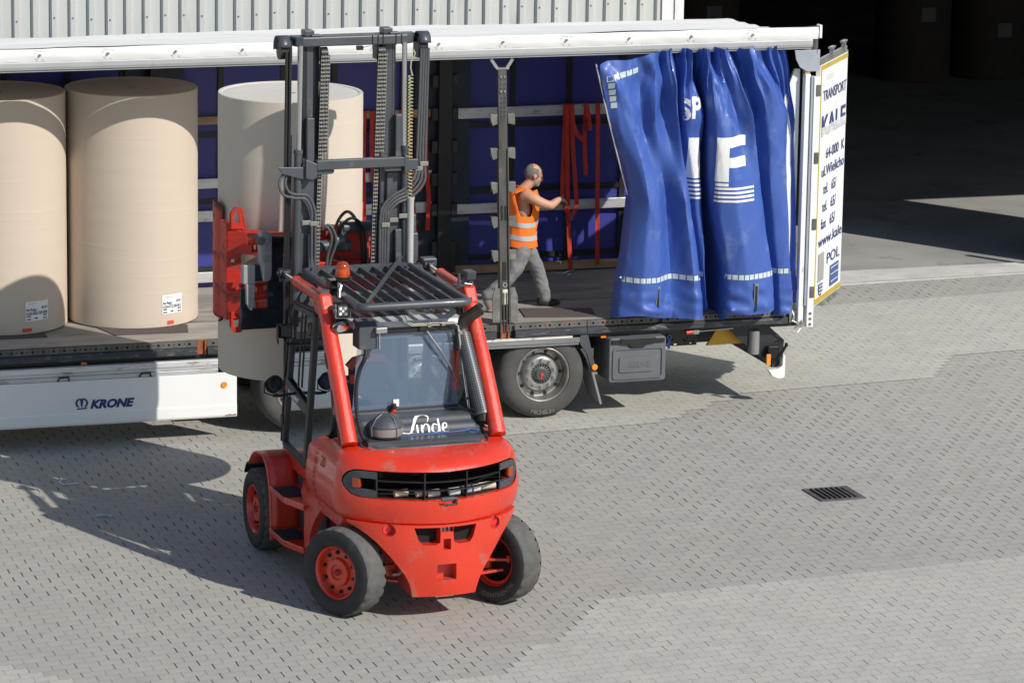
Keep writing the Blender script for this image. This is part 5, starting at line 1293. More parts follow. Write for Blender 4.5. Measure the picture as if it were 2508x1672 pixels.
# ---- rear equipment: box, lamps, washer pipes, wiper
b = MB(); b.bb((-.425, .60, 2.05), (-.27, .78, 2.235)); b.prism([(.59, 2.236), (.79, 2.236), (.75, 2.285), (.66, 2.275)], 0, -.43, -.265); eb = b.build('relay_box', darkgrey, fk, bev=.006)
b = MB(); b.bb((-.295, .545, 2.19), (-.20, .60, 2.235)); b.bb((-.265, .57, 2.05), (-.25, .60, 2.19)); b.build('box_bracket', steel, fk, bev=.003)
b = MB(); q = cr([(-.36, .62, 2.05), (-.39, .56, 1.98), (-.445, .52, 1.90), (-.505, .42, 1.77), (-.535, .30, 1.60), (-.535, .18, 1.45), (-.50, .13, 1.40)], 14)
b.tube(q, lambda t: .017+.0035*math.sin(t*260), 10); b.build('corrugated_hose', black, fk)
def worklight_square(c, n_, s_=1.0, on=False):
    c = V(c); n_ = V(n_).normalized(); a = n_.cross(V((0, 0, 1))).normalized(); u_ = a.cross(n_)
    rot = Matrix((a, n_, u_)).transposed()
    b = MB(); b.box(c, (.088*s_, .045*s_, .088*s_), rot); o = b.build('work_light', black, fk, bev=.008)
    b = MB()
    for k in range(6): b.box(c-n_*.034*s_+u_*(k-2.5)*.014*s_, (.080*s_, .028*s_, .005*s_), rot)
    b.build('cooling_fins', black, o)
    b = MB(); b.box(c+n_*.0245*s_, (.072*s_, .005, .072*s_), rot); b.build('lens_plate', mat('lens_grey', (.16, .16, .17), .3), o)
    for x, z in ((-.019, .019), (.019, .019), (0, 0), (-.019, -.019), (.019, -.019)):
        p = c+a*x*s_+u_*z*s_; b = MB(); b.cyl(p+n_*.0265*s_, p+n_*.031*s_, .0105*s_, n=14); b.build('led', mat('led_white', (.9, .9, .9), .2), o)
    b = MB(); b.box(c-a*.052*s_, (.006, .03*s_, .10*s_), rot); b.box(c+a*.052*s_, (.006, .03*s_, .10*s_), rot); b.box(c-u_*.052*s_, (.108*s_, .03*s_, .006), rot); b.build('light_bracket', steel, o)
    return o
worklight_square((-.545, .66, 2.375), (-.25, -1, .02), 1.15)
b = MB(); c = V((-.552, .70, 2.235)); n_ = V((-.1, -1, -.75)).normalized(); b.lathe([(.001, -.07), (.045, -.062), (.066, -.03), (.072, 0), (.072, .012), (.066, .014)], c, n_, n=32); o = b.build('work_light', black, fk, smooth=True)
b = MB(); b.lathe([(.068, .010), (.074, .014), (.072, .022), (.062, .020)], c, n_, n=32, closed=True); b.lathe([(.062, .010), (.03, -.012), (.001, -.02)], c, n_, n=24); b.build('lamp_reflector', chrome, o, smooth=True)
b = MB(); b.tube([(-.552, .74, 2.29), (-.55, .76, 2.32), (-.545, .78, 2.35)], .012); b.tube([(-.535, .80, 2.45), (-.52, .84, 2.50), (-.50, .86, 2.545)], .014); b.cyl((-.50, .90, 2.50), (-.50, .90, 2.56), .018); b.bb((-.53, .82, 2.46), (-.47, .90, 2.48)); b.build('lamp_stalk', steel, fk)
wl_ = MB(); wl_.box((-.755, 1.60, 2.02), (.13, .11, .12), Matrix.Rotation(R(-12), 3, 'Z')); o = wl_.build('work_light', blackgloss, fk, bev=.025)
wl_ = MB(); wl_.box((-.825, 1.60, 2.0), (.012, .13, .15), Matrix.Rotation(R(-12), 3, 'Z')); wl_.tube([(-.76, 1.60, 1.95), (-.74, 1.62, 1.90), (-.63, 1.63, 1.90)], .014, 8); wl_.build('light_arm', black, o)
for (x, y, z, d) in ((-.855, 1.62, 1.555, (-.1, 1, -.5)),):
    c = V((x, y, z)); n_ = V(d).normalized()
    b = MB(); b.lathe([(.001, -.06), (.05, -.055), (.064, -.02), (.066, .02), (.06, .026), (.001, .02)], c, n_, n=28); o = b.build('work_light', blackgloss, fk, smooth=True)
    if z < 1.8:
        b = MB()
        for k in range(7): b.lathe([(.055, -.065+k*.012), (.072, -.062+k*.012), (.055, -.059+k*.012)], c, n_, n=24)
        b.build('cooling_fins', black, o)
    b = MB(); b.tube([c+V((-.075, 0, .03)), c+V((-.08, 0, -.06)), c+V((0, 0, -.09)), c+V((.08, 0, -.06)), c+V((.075, 0, .03))], .006, 6); b.tube([c+V((0, 0, -.09)), c+V((.06, .02, -.10)), (-.63, y+.04, z-.09)], .014, 8); b.build('light_arm', black, o)
# beacon on its stalk
b = MB(); bc = V((-.475, .90, 2.56)); b.lathe([(.058, .02), (.058, .035), (.066, .042), (.066, .05)], bc, (0, 0, 1), n=28); b.lathe([(.001, 0), (.03, 0), (.035, .02), (.058, .02)], bc, (0, 0, 1), n=28); bo = b.build('beacon', black, fk, smooth=True)
b = MB(); b.lathe([(.062, .05), (.062, .075), (.057, .12), (.046, .155), (.030, .172), (.001, .178)], bc, (0, 0, 1), n=32)
m_ = bpy.data.materials.new('beacon_glass'); m_.use_nodes = True; p_ = m_.node_tree.nodes['Principled BSDF']; p_.inputs['Base Color'].default_value = (1, .14, .01, 1); p_.inputs['Roughness'].default_value = .06; p_.inputs['Transmission Weight'].default_value = .75; p_.inputs['Coat Weight'].default_value = .4
b.build('beacon_lens', m_, bo, smooth=True)
b = MB(); b.cyl(bc+V((0, 0, .05)), bc+V((0, 0, .10)), .022, n=14); b.build('beacon_bulb', mat('bulb_orange', (.9, .45, .08), .3), bo)
b = MB(); b.bb((-.56, .98, 2.43), (-.44, 1.10, 2.56)); b.build('horn_box', blackgloss, fk, bev=.01)
# right side lamp and knob
b = MB(); b.prism([(.86, 2.525), (.94, 2.53), (.97, 2.60), (.83, 2.605)], 0, .585, .675); b.build('work_light', darkgrey, fk, bev=.012)
b = MB(); b.cyl((.54, .90, 2.49), (.54, .90, 2.575), .014, .012, n=12); b.cyl((.54, .90, 2.478), (.54, .90, 2.489), .05, n=20); b.cyl((.63, .90, 2.49), (.63, .90, 2.53), .015); b.build('aerial_base', darkgrey, fk)
b = MB(); b.tube([(.56, .90, 2.50), (.60, .93, 2.52), (.66, .90, 2.50), (.64, .86, 2.49), (.58, .87, 2.50)], .006, 6); b.build('lamp_wiring', steel, fk)
# exhaust: perforated guard, elbow with open end
pm = bpy.data.materials.new('perforated_sheet'); pm.use_nodes = True; nt = pm.node_tree; N = nt.nodes; L = nt.links; p_ = N['Principled BSDF']; p_.inputs['Metallic'].default_value = .3; p_.inputs['Roughness'].default_value = .45
tc = N.new('ShaderNodeTexCoord'); sp = N.new('ShaderNodeSeparateXYZ'); L.new(tc.outputs['UV'], sp.inputs[0])
def mm(op, a, b_=None):
    n = N.new('ShaderNodeMath'); n.operation = op
    for i, x in enumerate((a, b_)):
        if x is None: continue
        if isinstance(x, (int, float)): n.inputs[i].default_value = x
        else: L.new(x, n.inputs[i])
    return n.outputs[0]
uu = mm('SUBTRACT', mm('FRACT', mm('MULTIPLY', sp.outputs[0], 22)), .5); vv_ = mm('SUBTRACT', mm('FRACT', mm('MULTIPLY', sp.outputs[1], 34)), .5)
dd = mm('MAXIMUM', mm('ABSOLUTE', uu), mm('ABSOLUTE', vv_)); hole = mm('LESS_THAN', dd, .27); edge = mm('MULTIPLY', hole, mm('GREATER_THAN', sp.outputs[1], .03))
mx = N.new('ShaderNodeMix'); mx.data_type = 'RGBA'; mx.inputs[6].default_value = (.115, .118, .125, 1); mx.inputs[7].default_value = (.004, .004, .004, 1); L.new(edge, mx.inputs[0]); L.new(mx.outputs[2], p_.inputs['Base Color'])
exA, exB = V((.560, .31, 1.505)), V((.500, .665, 2.115))
b = MB(); b.cyl(exA, exB, .066, .062, n=32, cap=False); o = b.build('exhaust_guard', pm, fk, smooth=True)
uvl = o.data.uv_layers.new(name='UVMap'); nn_ = 32
for p in o.data.polygons:
    for li, vi in zip(p.loop_indices, p.vertices):
        j = vi % nn_; u0 = j/nn_
        if 0 in [w % nn_ for w in p.vertices] and 31 in [w % nn_ for w in p.vertices] and j == 0: u0 = 1.0
        uvl.data[li].uv = (u0, 1.0 if vi >= nn_ else 0.0)
b = MB(); b.tube(cr([exB-V((0, 0, .01)), exB+V((-.01, .02, .05)), exB+V((.01, .01, .11)), exB+V((.06, -.02, .16)), exB+V((.13, -.05, .215))], 4), lambda t: .056-.004*t, 20); 
b.tube([exA+V((0, -.01, -.05)), exA+V((0, .01, .01))], .055, 18)
o = b.build('exhaust_elbow', mat('sooty_steel', (.06, .05, .048), .4, .6, var=.3, vs=6, dirt=(.12, .06, .04), dw=.15, ds=6), fk, smooth=True)
b = MB(); e_ = exB+V((.13, -.05, .215)); dd_ = V((.07, -.03, .055)).normalized(); b.cyl(e_-dd_*.02, e_+dd_*.004, .052, .050, n=20); b.build('exhaust_mouth', mat('mouth_black', (.004, .004, .004), .95), fk)  # solid black disc over the pipe end
# chrome washer pipes over the rear window, wiper
b = MB()
b.tube([(-.02, .655, 2.30), (.0, .635, 2.25), (.05, .63, 2.235), (.28, .62, 2.235), (.40, .61, 2.23), (.435, .60, 2.20), (.445, .60, 2.12), (.475, .58, 1.85), (.51, .52, 1.50), (.515, .50, 1.42)], .010, 8)
b.tube([(-.04, .66, 2.31), (-.02, .645, 2.25), (.04, .64, 2.22), (.28, .63, 2.215)], .008, 8)
b.build('washer_pipe', chrome, fk)
b = MB(); b.box((.19, .63, 2.225), (.03, .03, .045)); b.box((.31, .625, 2.225), (.03, .03, .03)); b.box((.45, .595, 2.15), (.03, .03, .03)); b.box((.50, .54, 1.60), (.03, .03, .02)); b.build('pipe_clamp', steel, fk)
b = MB(); b.tube([(.16, .645, 2.19), (.22, .64, 2.10), (.30, .64, 1.99)], .010, 8); b.tube([(.30, .64, 1.99), (.40, .645, 1.83)], .008, 8); b.bar((.38, .648, 1.86), (.445, .655, 1.72), .012, .010); b.build('wiper', steel, fk)
b = MB(); b.box((.17, .65, 2.195), (.13, .04, .06)); b.build('wiper_motor', black, fk, bev=.01)

# ---- MAST  (uprights at y=2.12)
def chan(mb, x, y, z0, z1, w, d, t=.018, open_=1):
    mb.bb((x-w/2, y-d/2, z0), (x-w/2+t, y+d/2, z1)) if open_ > 0 else mb.bb((x+w/2-t, y-d/2, z0), (x+w/2, y+d/2, z1))
    xa, xb = (x-w/2+t+.0005, x+w/2) if open_ > 0 else (x-w/2, x+w/2-t-.0005)
    mb.bb((xa, y-d/2, z0), (xb, y-d/2+t, z1)); mb.bb((xa, y+d/2-t, z0), (xb, y+d/2, z1))
for s_ in (-1, 1):
    b = MB(); chan(b, -.420 if s_ < 0 else .385, 2.21, .22, 3.26, .165, .16, .03, -s_); b.bb((.300, 2.115, .25), (.435, 2.129, 3.24)) if s_ > 0 else b.bb((-.478, 2.115, .25), (-.345, 2.129, 3.24)); o = b.build('outer_upright', darkgrey, fk, bev=.006)
    b = MB(); xm = -.378 if s_ < 0 else .318; chan(b, xm, 2.22, .30, 4.36, .150 if s_ < 0 else .125, .14, .03, -s_); b.build('inner_upright', darkgrey, fk, bev=.004)
    b = MB(); b.bb((xm-.035, 2.17, .3), (xm+.02, 2.25, 4.34))
    if s_ < 0: b.bb((-.452, 2.140, 3.42), (-.412, 2.149, 4.33)); b.bb((-.350, 2.140, 3.42), (-.306, 2.149, 4.33))  # front strips paint the shade of the channel's open side
    else: b.bb((.262, 2.140, 3.42), (.285, 2.149, 4.33))
    b.build('rail_web', mat('shaded_grease_rail', (.007, .009, .013), .6, var=.3), fk)  # black of rail grease and of the painted channel shade
    b = MB(); b.cyl((s_*.500 if s_ < 0 else .440, 2.08, 3.44), (s_*.485 if s_ < 0 else .435, 2.08, 4.36), .022, n=16); b.build('lift_rod', chrome, fk, smooth=True)
    b = MB(); xc_ = -.535 if s_ < 0 else .475; xt_ = -.505 if s_ < 0 else .45; b.cyl((xc_, 2.09, .35), (xt_, 2.08, 3.44), .034, n=20); b.cyl((xt_, 2.08, 3.44), (xt_, 2.08, 3.475), .040, n=20); b.build('lift_cylinder', darkgrey, fk, smooth=True)
    # square gusset tubes beside the inner rail
    b = MB(); b.bb((s_*.395-.032, 2.075, 3.36), (s_*.395+.032, 2.135, 3.74)); b.prism([(2.04, 2.45), (2.10, 2.45), (2.10, 2.75), (2.06, 2.75), (2.055, 2.55)], 0, s_*.39-.028, s_*.39+.028); b.build('mast_gusset', darkgrey, fk, bev=.006)
    # leaf chains
    xs = (-.285, -.243) if s_ < 0 else (.222, .264)
    for ci, cx_ in enumerate(xs):
        z = 4.26; b = MB(); zb = 2.42 if ci == (0 if s_ < 0 else 0) else 3.42
        lean = (-.05 if s_ < 0 else -.055)/1.85
        y_ = 2.09
        while z > zb:
            x_ = cx_+lean*(4.26-z)
            for q_ in (-.0155, .0, .0155): b.bb((x_+q_-.0022, y_-.011, z-.013), (x_+q_+.0022, y_+.010, z+.013))
            b.bb((x_-.019, y_-.012, z-.0055), (x_+.019, y_-.0112, z+.0055)); z -= .033
        b.build('lift_chain', mat('oily_chain', (.30, .29, .27), .42, .45, var=.3, vs=60), fk, label=None)
        b = MB(); b.bar((cx_, 2.112, 4.27), (cx_+lean*(4.26-zb), 2.112, zb), .038, .006, (0, 1, 0)); b.build('chain_gap_shade', mat('gap_shade_black', (.01, .01, .01), .7), fk)  # black bar behind the links paints the shade in their gaps
    b = MB(); b.cyl((xs[0]+.016-.03, 2.14, 4.28), (xs[0]+.016+.03, 2.14, 4.28), .055, n=24); b.bb((xs[0]-.035, 2.10, 4.22), (xs[0]-.022, 2.2, 4.36)); b.build('chain_pulley', black, fk)
b = MB()
q = [( -.545, 2.20), (-.52, 2.115), (-.46, 2.085), (.46, 2.085), (.52, 2.115), (.565, 2.20), (.565, 2.26), (-.545, 2.26)]
b.prism(q, 2, 4.345, 4.428); b.build('top_crossbeam', darkgrey, fk, bev=.012)
b = MB()
for x in (-.385, .31): b.bb((x-.05, 2.13, 4.429), (x+.035, 2.25, 4.478)); b.bb((x+.0, 2.10, 4.429), (x+.09, 2.17, 4.445))
b.build('rail_cap', darkgrey, fk, bev=.006)
b = MB()
for x in (.15, .20, .245, .36, .41): b.bb((x-.003, 2.079, 4.34), (x+.003, 2.0845, 4.43))
b.build('cable_tie', black, fk)
b = MB(); b.box((.035, 2.08, 4.325), (.055, .04, .035)); b.tube([(.06, 2.08, 4.325), (.10, 2.08, 4.335), (.14, 2.08, 4.34)], .003, 5); b.build('proximity_sensor', black, fk, bev=.004)
for s_ in (-1, 1):   # hose sheave hoods
    x = s_*.618; b = MB(); P = []
    arc = [(2.20+.10*math.cos(R(a)), 4.33+.11*math.sin(R(a))) for a in range(-10, 181, 15)]
    b.grid(lambda u, v: (x+s_*(-.045+.10*v), arc[int(u*(len(arc)-1))][0]-.03, arc[int(u*(len(arc)-1))][1]), len(arc)-1, 2)
    o = b.build('sheave_hood', darkgrey, fk, smooth=True); m_ = o.modifiers.new('s', 'SOLIDIFY'); m_.thickness = .008
    b = MB(); b.cyl((x-.035, 2.17, 4.31), (x+.035, 2.17, 4.31), .075, n=24); b.bb((x-s_*.05-.01, 2.09, 4.22), (x-s_*.05+.01, 2.22, 4.40)); b.build('hose_sheave', black, o)
# hoses
hosem = mat('grey_hose', (.075, .080, .086), .55, var=.1, vs=20); blackhose = mat('black_hose', (.018, .018, .02), .4, var=.1)
def hose(pts, r=.0125, m=hosem, nm='hydraulic_hose'):
    b = MB(); b.tube(cr(pts, 7), r, 8); return b.build(nm, m, fk, smooth=True)
for k, dx in enumerate((-.020, .012)):
    hose([(-.590+dx, 2.08, 4.31), (-.593+dx, 2.08, 3.9), (-.600+dx, 2.08, 3.30)], .0135, blackhose)
    hose([(-.605+dx*1.2, 2.07, 3.29), (-.645+dx*1.6, 2.06, 3.20), (-.615+dx*1.6, 2.05, 3.115+dx*.7), (-.54, 2.05, 3.085+dx), (-.44+dx*.4, 2.05, 3.07+dx), (-.385+dx*.7, 2.05, 2.98+dx), (-.372+dx, 2.05, 2.85), (-.375+dx, 2.05, 2.40)])
for k, dx in enumerate((-.028, .0, .028, .056)):
    hose([(.610+dx*.9, 2.08+.01*k, 4.30), (.600+dx*.9, 2.08+.01*k, 3.9), (.580+dx*.9, 2.08, 3.35), (.575+dx*.9, 2.07, 3.27), (.545+dx*1.2, 2.05, 3.18-.01*k), (.455+dx*.9, 2.045, 3.10-.022*k), (.345+dx*.5, 2.04, 3.05-.022*k), (.265+dx*.6, 2.04, 2.97-.02*k), (.240+dx*.8, 2.04, 2.85), (.240+dx*.8, 2.05, 2.42)], .0125)
hose([(-.60, 2.10, 4.31), (-.60, 2.10, 3.4), (-.60, 2.12, 2.6), (-.60, 2.12, 1.2)], .018, black); hose([(-.57, 2.10, 3.6), (-.575, 2.12, 2.6), (-.57, 2.12, 1.2)], .016, black)
b = MB()
for (x, y, z) in ((-.598, 2.062, 3.285), (.565, 2.062, 3.27), (.615, 2.062, 3.31), (.262, 2.025, 2.80), (.335, 2.025, 2.84), (.42, 2.03, 2.87), (-.372, 2.035, 2.84), (-.44, 2.045, 2.85)): b.box((x, y, z), (.075, .012, .038))
b.build('hose_clamp', mat('clamp_zinc', (.24, .235, .215), .5, .3, var=.1), fk, bev=.003)
# yellow coiled cable and its tube
b = MB(); P = []
for i in range(520):
    t = i/519; z = 4.08-1.06*t; a = t*36*2*math.pi; rr_ = .019; P.append((.482+rr_*math.cos(a), 2.05+rr_*math.sin(a), z))
b.tube(P, .0055, 6); b.tube(cr([(.50, 2.06, 4.30), (.515, 2.04, 4.27), (.50, 2.04, 4.23), (.482, 2.04, 4.20), (.480, 2.045, 4.14), (.496, 2.05, 4.08)], 6), .006, 8)
b.build('coiled_cable', mat('yellow_cable', (.42, .41, .20), .45, dirt=(.1, .1, .08), dw=.1, ds=30), fk, smooth=True)
b = MB(); b.lathe([(.030, 2.35), (.030, 3.0), (.036, 3.02), (.036, 3.03), (.026, 3.03), (.026, 2.95)], (.488, 2.04, 0), (0, 0, 1), n=24); b.build('cable_tube', mat('grey_tube', (.44, .44, .42), .45, var=.1, vs=9, dirt=(.25, .24, .22), dw=.08, ds=9), fk, smooth=True)
b = MB(); b.bb((.53, 2.12, 2.42), (.59, 2.20, 2.70)); b.bb((.53, 2.12, 2.70), (.57, 2.20, 2.86)); b.bb((.60, 2.02, 2.42), (.73, 2.12, 2.49)); b.build('mast_side_box', darkgrey, fk, bev=.012)
# middle crossbeam with brackets
b = MB(); b.bb((-.36, 2.0, 3.305), (.42, 2.07, 3.385)); b.prism([(-.46, 3.40), (-.36, 3.36), (-.36, 3.24), (-.40, 3.22), (-.46, 3.24)], 1, 2.0, 2.10); b.prism([(.42, 3.40), (.46, 3.39), (.46, 3.26), (.42, 3.25)], 1, 2.0, 2.10)
b.prism([(-.46, 3.33), (-.70, 3.34), (-.66, 3.28), (-.46, 3.22)], 1, 2.03, 2.05); b.prism([(.46, 3.36), (.55, 3.36), (.55, 3.27), (.46, 3.27)], 1, 2.02, 2.05)
b.prism([(-.355, 3.32), (-.20, 3.32), (-.20, 3.275), (-.22, 3.262), (-.355, 3.262)], 1, 2.03, 2.045); b.prism([(.40, 3.32), (.245, 3.32), (.245, 3.275), (.265, 3.262), (.40, 3.262)], 1, 2.03, 2.045)
b.build('middle_crossbeam', darkgrey, fk, bev=.005)
b = MB(); b.bb((-.40, 2.18, 2.32), (.40, 2.26, 2.40)); b.bb((-.40, 2.18, .30), (.40, 2.26, .42)); b.bb((-.40, 2.18, 1.3), (.40, 2.24, 1.4)); b.build('lower_crossbeam', darkgrey, fk)
# ---- roll clamp
CY = 2.62
b = MB(); b.bb((-.42, CY-.08, 1.75), (.42, CY+.06, 2.36)); b.bb((-.42, CY-.10, 2.36), (.42, CY+.06, 2.40)); b.bb((-.30, CY-.02, 2.40), (.30, CY+.06, 2.70)); b.build('clamp_body', redworn, fk, bev=.006)
b = MB(); b.cyl((-.40, CY-.10, 2.545), (.10, CY-.10, 2.54), .052, n=24); b.cyl((-.06, CY-.16, 2.60), (.02, CY-.16, 2.60), .06, n=20); b.cyl((.02, CY-.12, 2.70), (.42, CY-.12, 2.70), .052, n=20); b.bb((.0, CY-.16, 2.60), (.055, CY-.10, 2.76)); b.build('clamp_cylinder', darkgrey, fk, bev=.006)
hose([(-.06, CY-.16, 2.58), (-.05, CY-.20, 2.76), (.03, CY-.22, 2.86), (.12, CY-.2, 2.78), (.17, CY-.2, 2.60), (.18, CY-.2, 2.35)], .014, blackhose); hose([(-.04, CY-.16, 2.60), (.0, CY-.20, 2.74), (.08, CY-.22, 2.80), (.18, CY-.2, 2.72), (.21, CY-.2, 2.55), (.21, CY-.2, 2.35)], .014, blackhose)
hose([(-.20, CY-.25, 2.72), (-.16, CY-.27, 2.74), (-.12, CY-.27, 2.64), (-.15, CY-.25, 2.48), (-.17, CY-.25, 2.3)], .013); hose([(-.20, CY-.25, 2.74), (-.13, CY-.27, 2.75), (-.08, CY-.27, 2.62), (-.12, CY-.25, 2.46), (-.16, CY-.25, 2.3)], .013)
# left clamp arm: back frame, two ribs, the curved pad with end lugs
def arm_pt(a, z, rr=.70): return (-.087+rr*math.sin(a), 3.70-rr*math.cos(a), z)   # around the roll axis
AX = V((-.087, 3.71, 0))
b = MB(); padz = (1.72, 2.73)
def pad(u, v):
    a = R(-109+30*u); return (AX.x+.664*math.sin(a), AX.y-.664*math.cos(a), padz[0]+(padz[1]-padz[0])*v)
b.grid(pad, 14, 16); o = b.build('clamp_pad', redworn, fk, smooth=True); m_ = o.modifiers.new('s', 'SOLIDIFY'); m_.thickness = .026; m_.offset = 1
b = MB(); aE = R(-79); ex, ey = AX.x+.68*math.sin(aE), AX.y-.68*math.cos(aE)
b.tube([(ex, ey, 1.75), (ex, ey-.01, 1.72), (ex-.02, ey+.02, 1.70)], .012, 6); b.bar((ex, ey-.01, 1.74), (ex, ey-.01, 2.73), .020, .014, (1, 0, 0)); b.tube([(ex, ey-.01, 2.72), (ex-.01, ey+.02, 2.745), (ex-.02, ey+.16, 2.76)], .014, 6)
b.build('pad_edge', mat('edge_dark', (.05, .018, .014), .7, var=.4, vs=20), o)
for z0_, z1_ in ((2.40, 2.60), (1.865, 2.07)):
    b = MB(); b.prism([(-.80, 3.40), (-.828, 3.14), (-.645, 3.00), (-.60, 3.10), (-.69, 3.22), (-.72, 3.40)], 2, z0_, z1_)
    for za, zb in ((z1_-.03, z1_+.002), (z0_-.002, z0_+.026)): b.prism([(-.646, 2.999), (-.46, 2.74), (-.30, 2.68), (-.30, 2.92), (-.46, 3.0), (-.62, 3.15)], 2, za, zb)
    b.prism([(-.60, 3.04), (-.44, 2.88), (-.30, 2.84), (-.30, 2.87), (-.44, 2.92), (-.58, 3.08)], 2, z0_+.03, z1_-.04)
    b.build('clamp_arm', redworn, fk, bev=.004)
b = MB(); b.prism([(-.835, 3.36), (-.838, 3.15), (-.715, 3.11), (-.705, 3.15), (-.79, 3.20), (-.79, 3.36)], 2, 1.80, 2.66); b.build('clamp_backplate', redworn, fk, bev=.004)
b = MB(); b.bb((-.795, 3.128, 2.32), (-.735, 3.1335, 2.345)); b.build('white_scuff', white, fk)
for zl, sg in ((2.62, 1), (1.88, -1)):
    b = MB(); b.prism([(-.82, zl), (-.675, zl+sg*.0), (-.715, zl+sg*.185), (-.775, zl+sg*.19), (-.815, zl+sg*.13)], 1, 3.10, 3.125)
    o2 = b.build('arm_lug', redworn, fk)
    c_ = MB(); c_.prism([(-.79, zl+sg*.06), (-.725, zl+sg*.05), (-.74, zl+sg*.14), (-.775, zl+sg*.145)], 1, 3.0, 3.2); boolean(o2, cutter(c_))
    b = MB(); b.bar((-.676, 3.14, zl), (-.712, 3.14, zl+sg*.185), .08, .012, (1, 0, 0)); b.build('lug_web', red, fk)
# grey linkage and side plate on the left
CY2 = 2.47; lg = mat('link_grey', (.30, .31, .32), .45, .1, var=.1, vs=6, dirt=(.15, .14, .12), dw=.1)
b = MB(); b.prism([(-.735, 2.67), (-.715, 2.70), (-.655, 2.705), (-.622, 2.665), (-.622, 2.33), (-.640, 2.275), (-.700, 2.27), (-.722, 2.40)], 1, CY2-.02, CY2+.08); b.build('link_plate', lg, fk, bev=.012)
b = MB(); b.cyl((-.722, CY2-.035, 2.63), (-.722, CY2+.10, 2.63), .036, n=20); b.build('link_pin', grubby, fk)
b = MB(); b.bb((-.873, CY2+.0, 2.255), (-.768, CY2+.09, 2.42)); b.prism([(-.850, 2.254), (-.772, 2.254), (-.775, 2.08), (-.800, 2.015), (-.815, 2.03), (-.845, 2.08)], 1, CY2-.005, CY2+.05); b.build('guide_block', lg, fk, bev=.006)
pl_ = mat('blue_black_plate', (.020, .026, .040), .35, .3, var=.4, vs=5, dirt=(.16, .16, .16), dw=.06, ds=10)
b = MB(); b.bb((-.767, CY2+.02, 2.27), (-.64, CY2+.10, 2.41)); b.bb((-.882, CY2+.055, 1.842), (-.50, CY2+.085, 2.024)); b.bb((-.882, CY2+.056, 2.0245), (-.775, CY2+.084, 2.20)); b.bb((-.645, CY2+.056, 2.0245), (-.50, CY2+.084, 2.268)); b.bb((-.62, CY2+.06, 2.2685), (-.50, CY2+.12, 2.62)); b.build('side_plate', pl_, fk, bev=.004)
b = MB(); b.cyl((-.78, CY2+.16, 2.10), (-.60, CY2+.16, 2.12), .045, n=18); b.bb((-.72, CY2+.12, 2.12), (-.66, CY2+.18, 2.20)); b.cyl((-.86, CY2+.2, 2.20), (-.6, CY2+.2, 2.21), .02, n=10); b.build('lower_cylinder', red, fk)
b = MB(); b.cyl((-.80, 2.62, 2.62), (-.70, 2.60, 2.62), .06, .045, n=20); b.cyl((-.70, 2.58, 2.62), (-.46, 2.56, 2.60), .045, n=20); b.build('arm_pivot', red, fk)
b = MB(); b.cyl((-.63, 2.50, 2.62), (-.40, 2.50, 2.60), .045, n=20); b.build('arm_cylinder', blackgloss, fk)
# right clamp arm (mostly behind the mast)
b = MB(); 
def padr(u, v): a = R(82+36*u); return (AX.x+.665*math.sin(a), AX.y-.665*math.cos(a), 2.2+.5*v)
b.grid(padr, 12, 6); o = b.build('clamp_pad', redworn, fk, smooth=True); m_ = o.modifiers.new('s', 'SOLIDIFY'); m_.thickness = .03; m_.offset = -1
b = MB(); b.prism([(.20, 2.68), (.36, 2.80), (.52, 3.05), (.60, 3.4), (.66, 3.4), (.60, 3.0), (.42, 2.70), (.25, 2.60)], 2, 2.36, 2.54); b.build('clamp_arm', redworn, fk)

# ================================================================ WORKER
def remeshed(mb, name, m, parent, voxel=.009, smooth_n=4):
    o = mb.build(name, m)
    r = o.modifiers.new('r', 'REMESH'); r.mode = 'VOXEL'; r.voxel_size = voxel
    s_ = o.modifiers.new('s', 'SMOOTH'); s_.iterations = smooth_n; s_.factor = .5
    bpy.context.view_layer.update()
    me = bpy.data.meshes.new_from_object(o.evaluated_get(bpy.context.evaluated_depsgraph_get()))
    o.modifiers.clear(); o.data = me
    for p in me.polygons: p.use_smooth = True
    o.parent = parent; o.matrix_parent_inverse = parent.matrix_basis.inverted()
    return o
def ell(mb, c, r, rot=None, n=20):
    P = []
    for i in range(n//2+1):
        th = math.pi*i/(n//2)
        for j in range(n):
            ph = 2*math.pi*j/n; v = V((r[0]*math.sin(th)*math.cos(ph), r[1]*math.sin(th)*math.sin(ph), r[2]*math.cos(th)))
            if rot is not None: v = rot @ v
            P.append(v+V(c))
    return mb.add(P, [(i*n+j, i*n+(j+1) % n, (i+1)*n+(j+1) % n, (i+1)*n+j) for i in range(n//2) for j in range(n)])
def limb(mb, pts, rs, n=14):
    """tapered limb through joints with a radius at each"""
    pts = [V(p) for p in pts]; q = cr([(*p, ) for p in pts], 6); K = len(q)-1
    def rad(t):
        x = t*(len(rs)-1); i = min(int(x), len(rs)-2); return rs[i]+(rs[i+1]-rs[i])*(x-i)
    mb.tube(q, rad, n)
    ell(mb, pts[0], (rs[0],)*3); ell(mb, pts[-1], (rs[-1],)*3)
pe = empty('person', (-.03, .66, DZ), world_parts=True)
tag(pe, 'worker in an orange high visibility vest and grey trousers striding inside the trailer', 'person')
skin_m = mat('skin', (.52, .27, .17), .55, var=.10, vs=9)
b = MB(); tilt = Matrix.Rotation(R(16), 3, 'Y')
hc = V((.082, .66, 2.335))
def hp(x, y, z): return hc + tilt @ V((x, y, z))
ell(b, hp(-.008, 0, .022), (.092, .073, .088), tilt)
ell(b, hp(.018, 0, -.03), (.070, .062, .082), tilt)
ell(b, hp(.055, 0, -.082), (.030, .032, .026), tilt)
ell(b, hp(.078, 0, .010), (.014, .050, .012), tilt)
b.tube([hp(.080, 0, .008), hp(.104, 0, -.028), hp(.090, 0, -.036)], lambda t: .008+.008*t, 8); ell(b, hp(.100, 0, -.030), (.012, .014, .010))
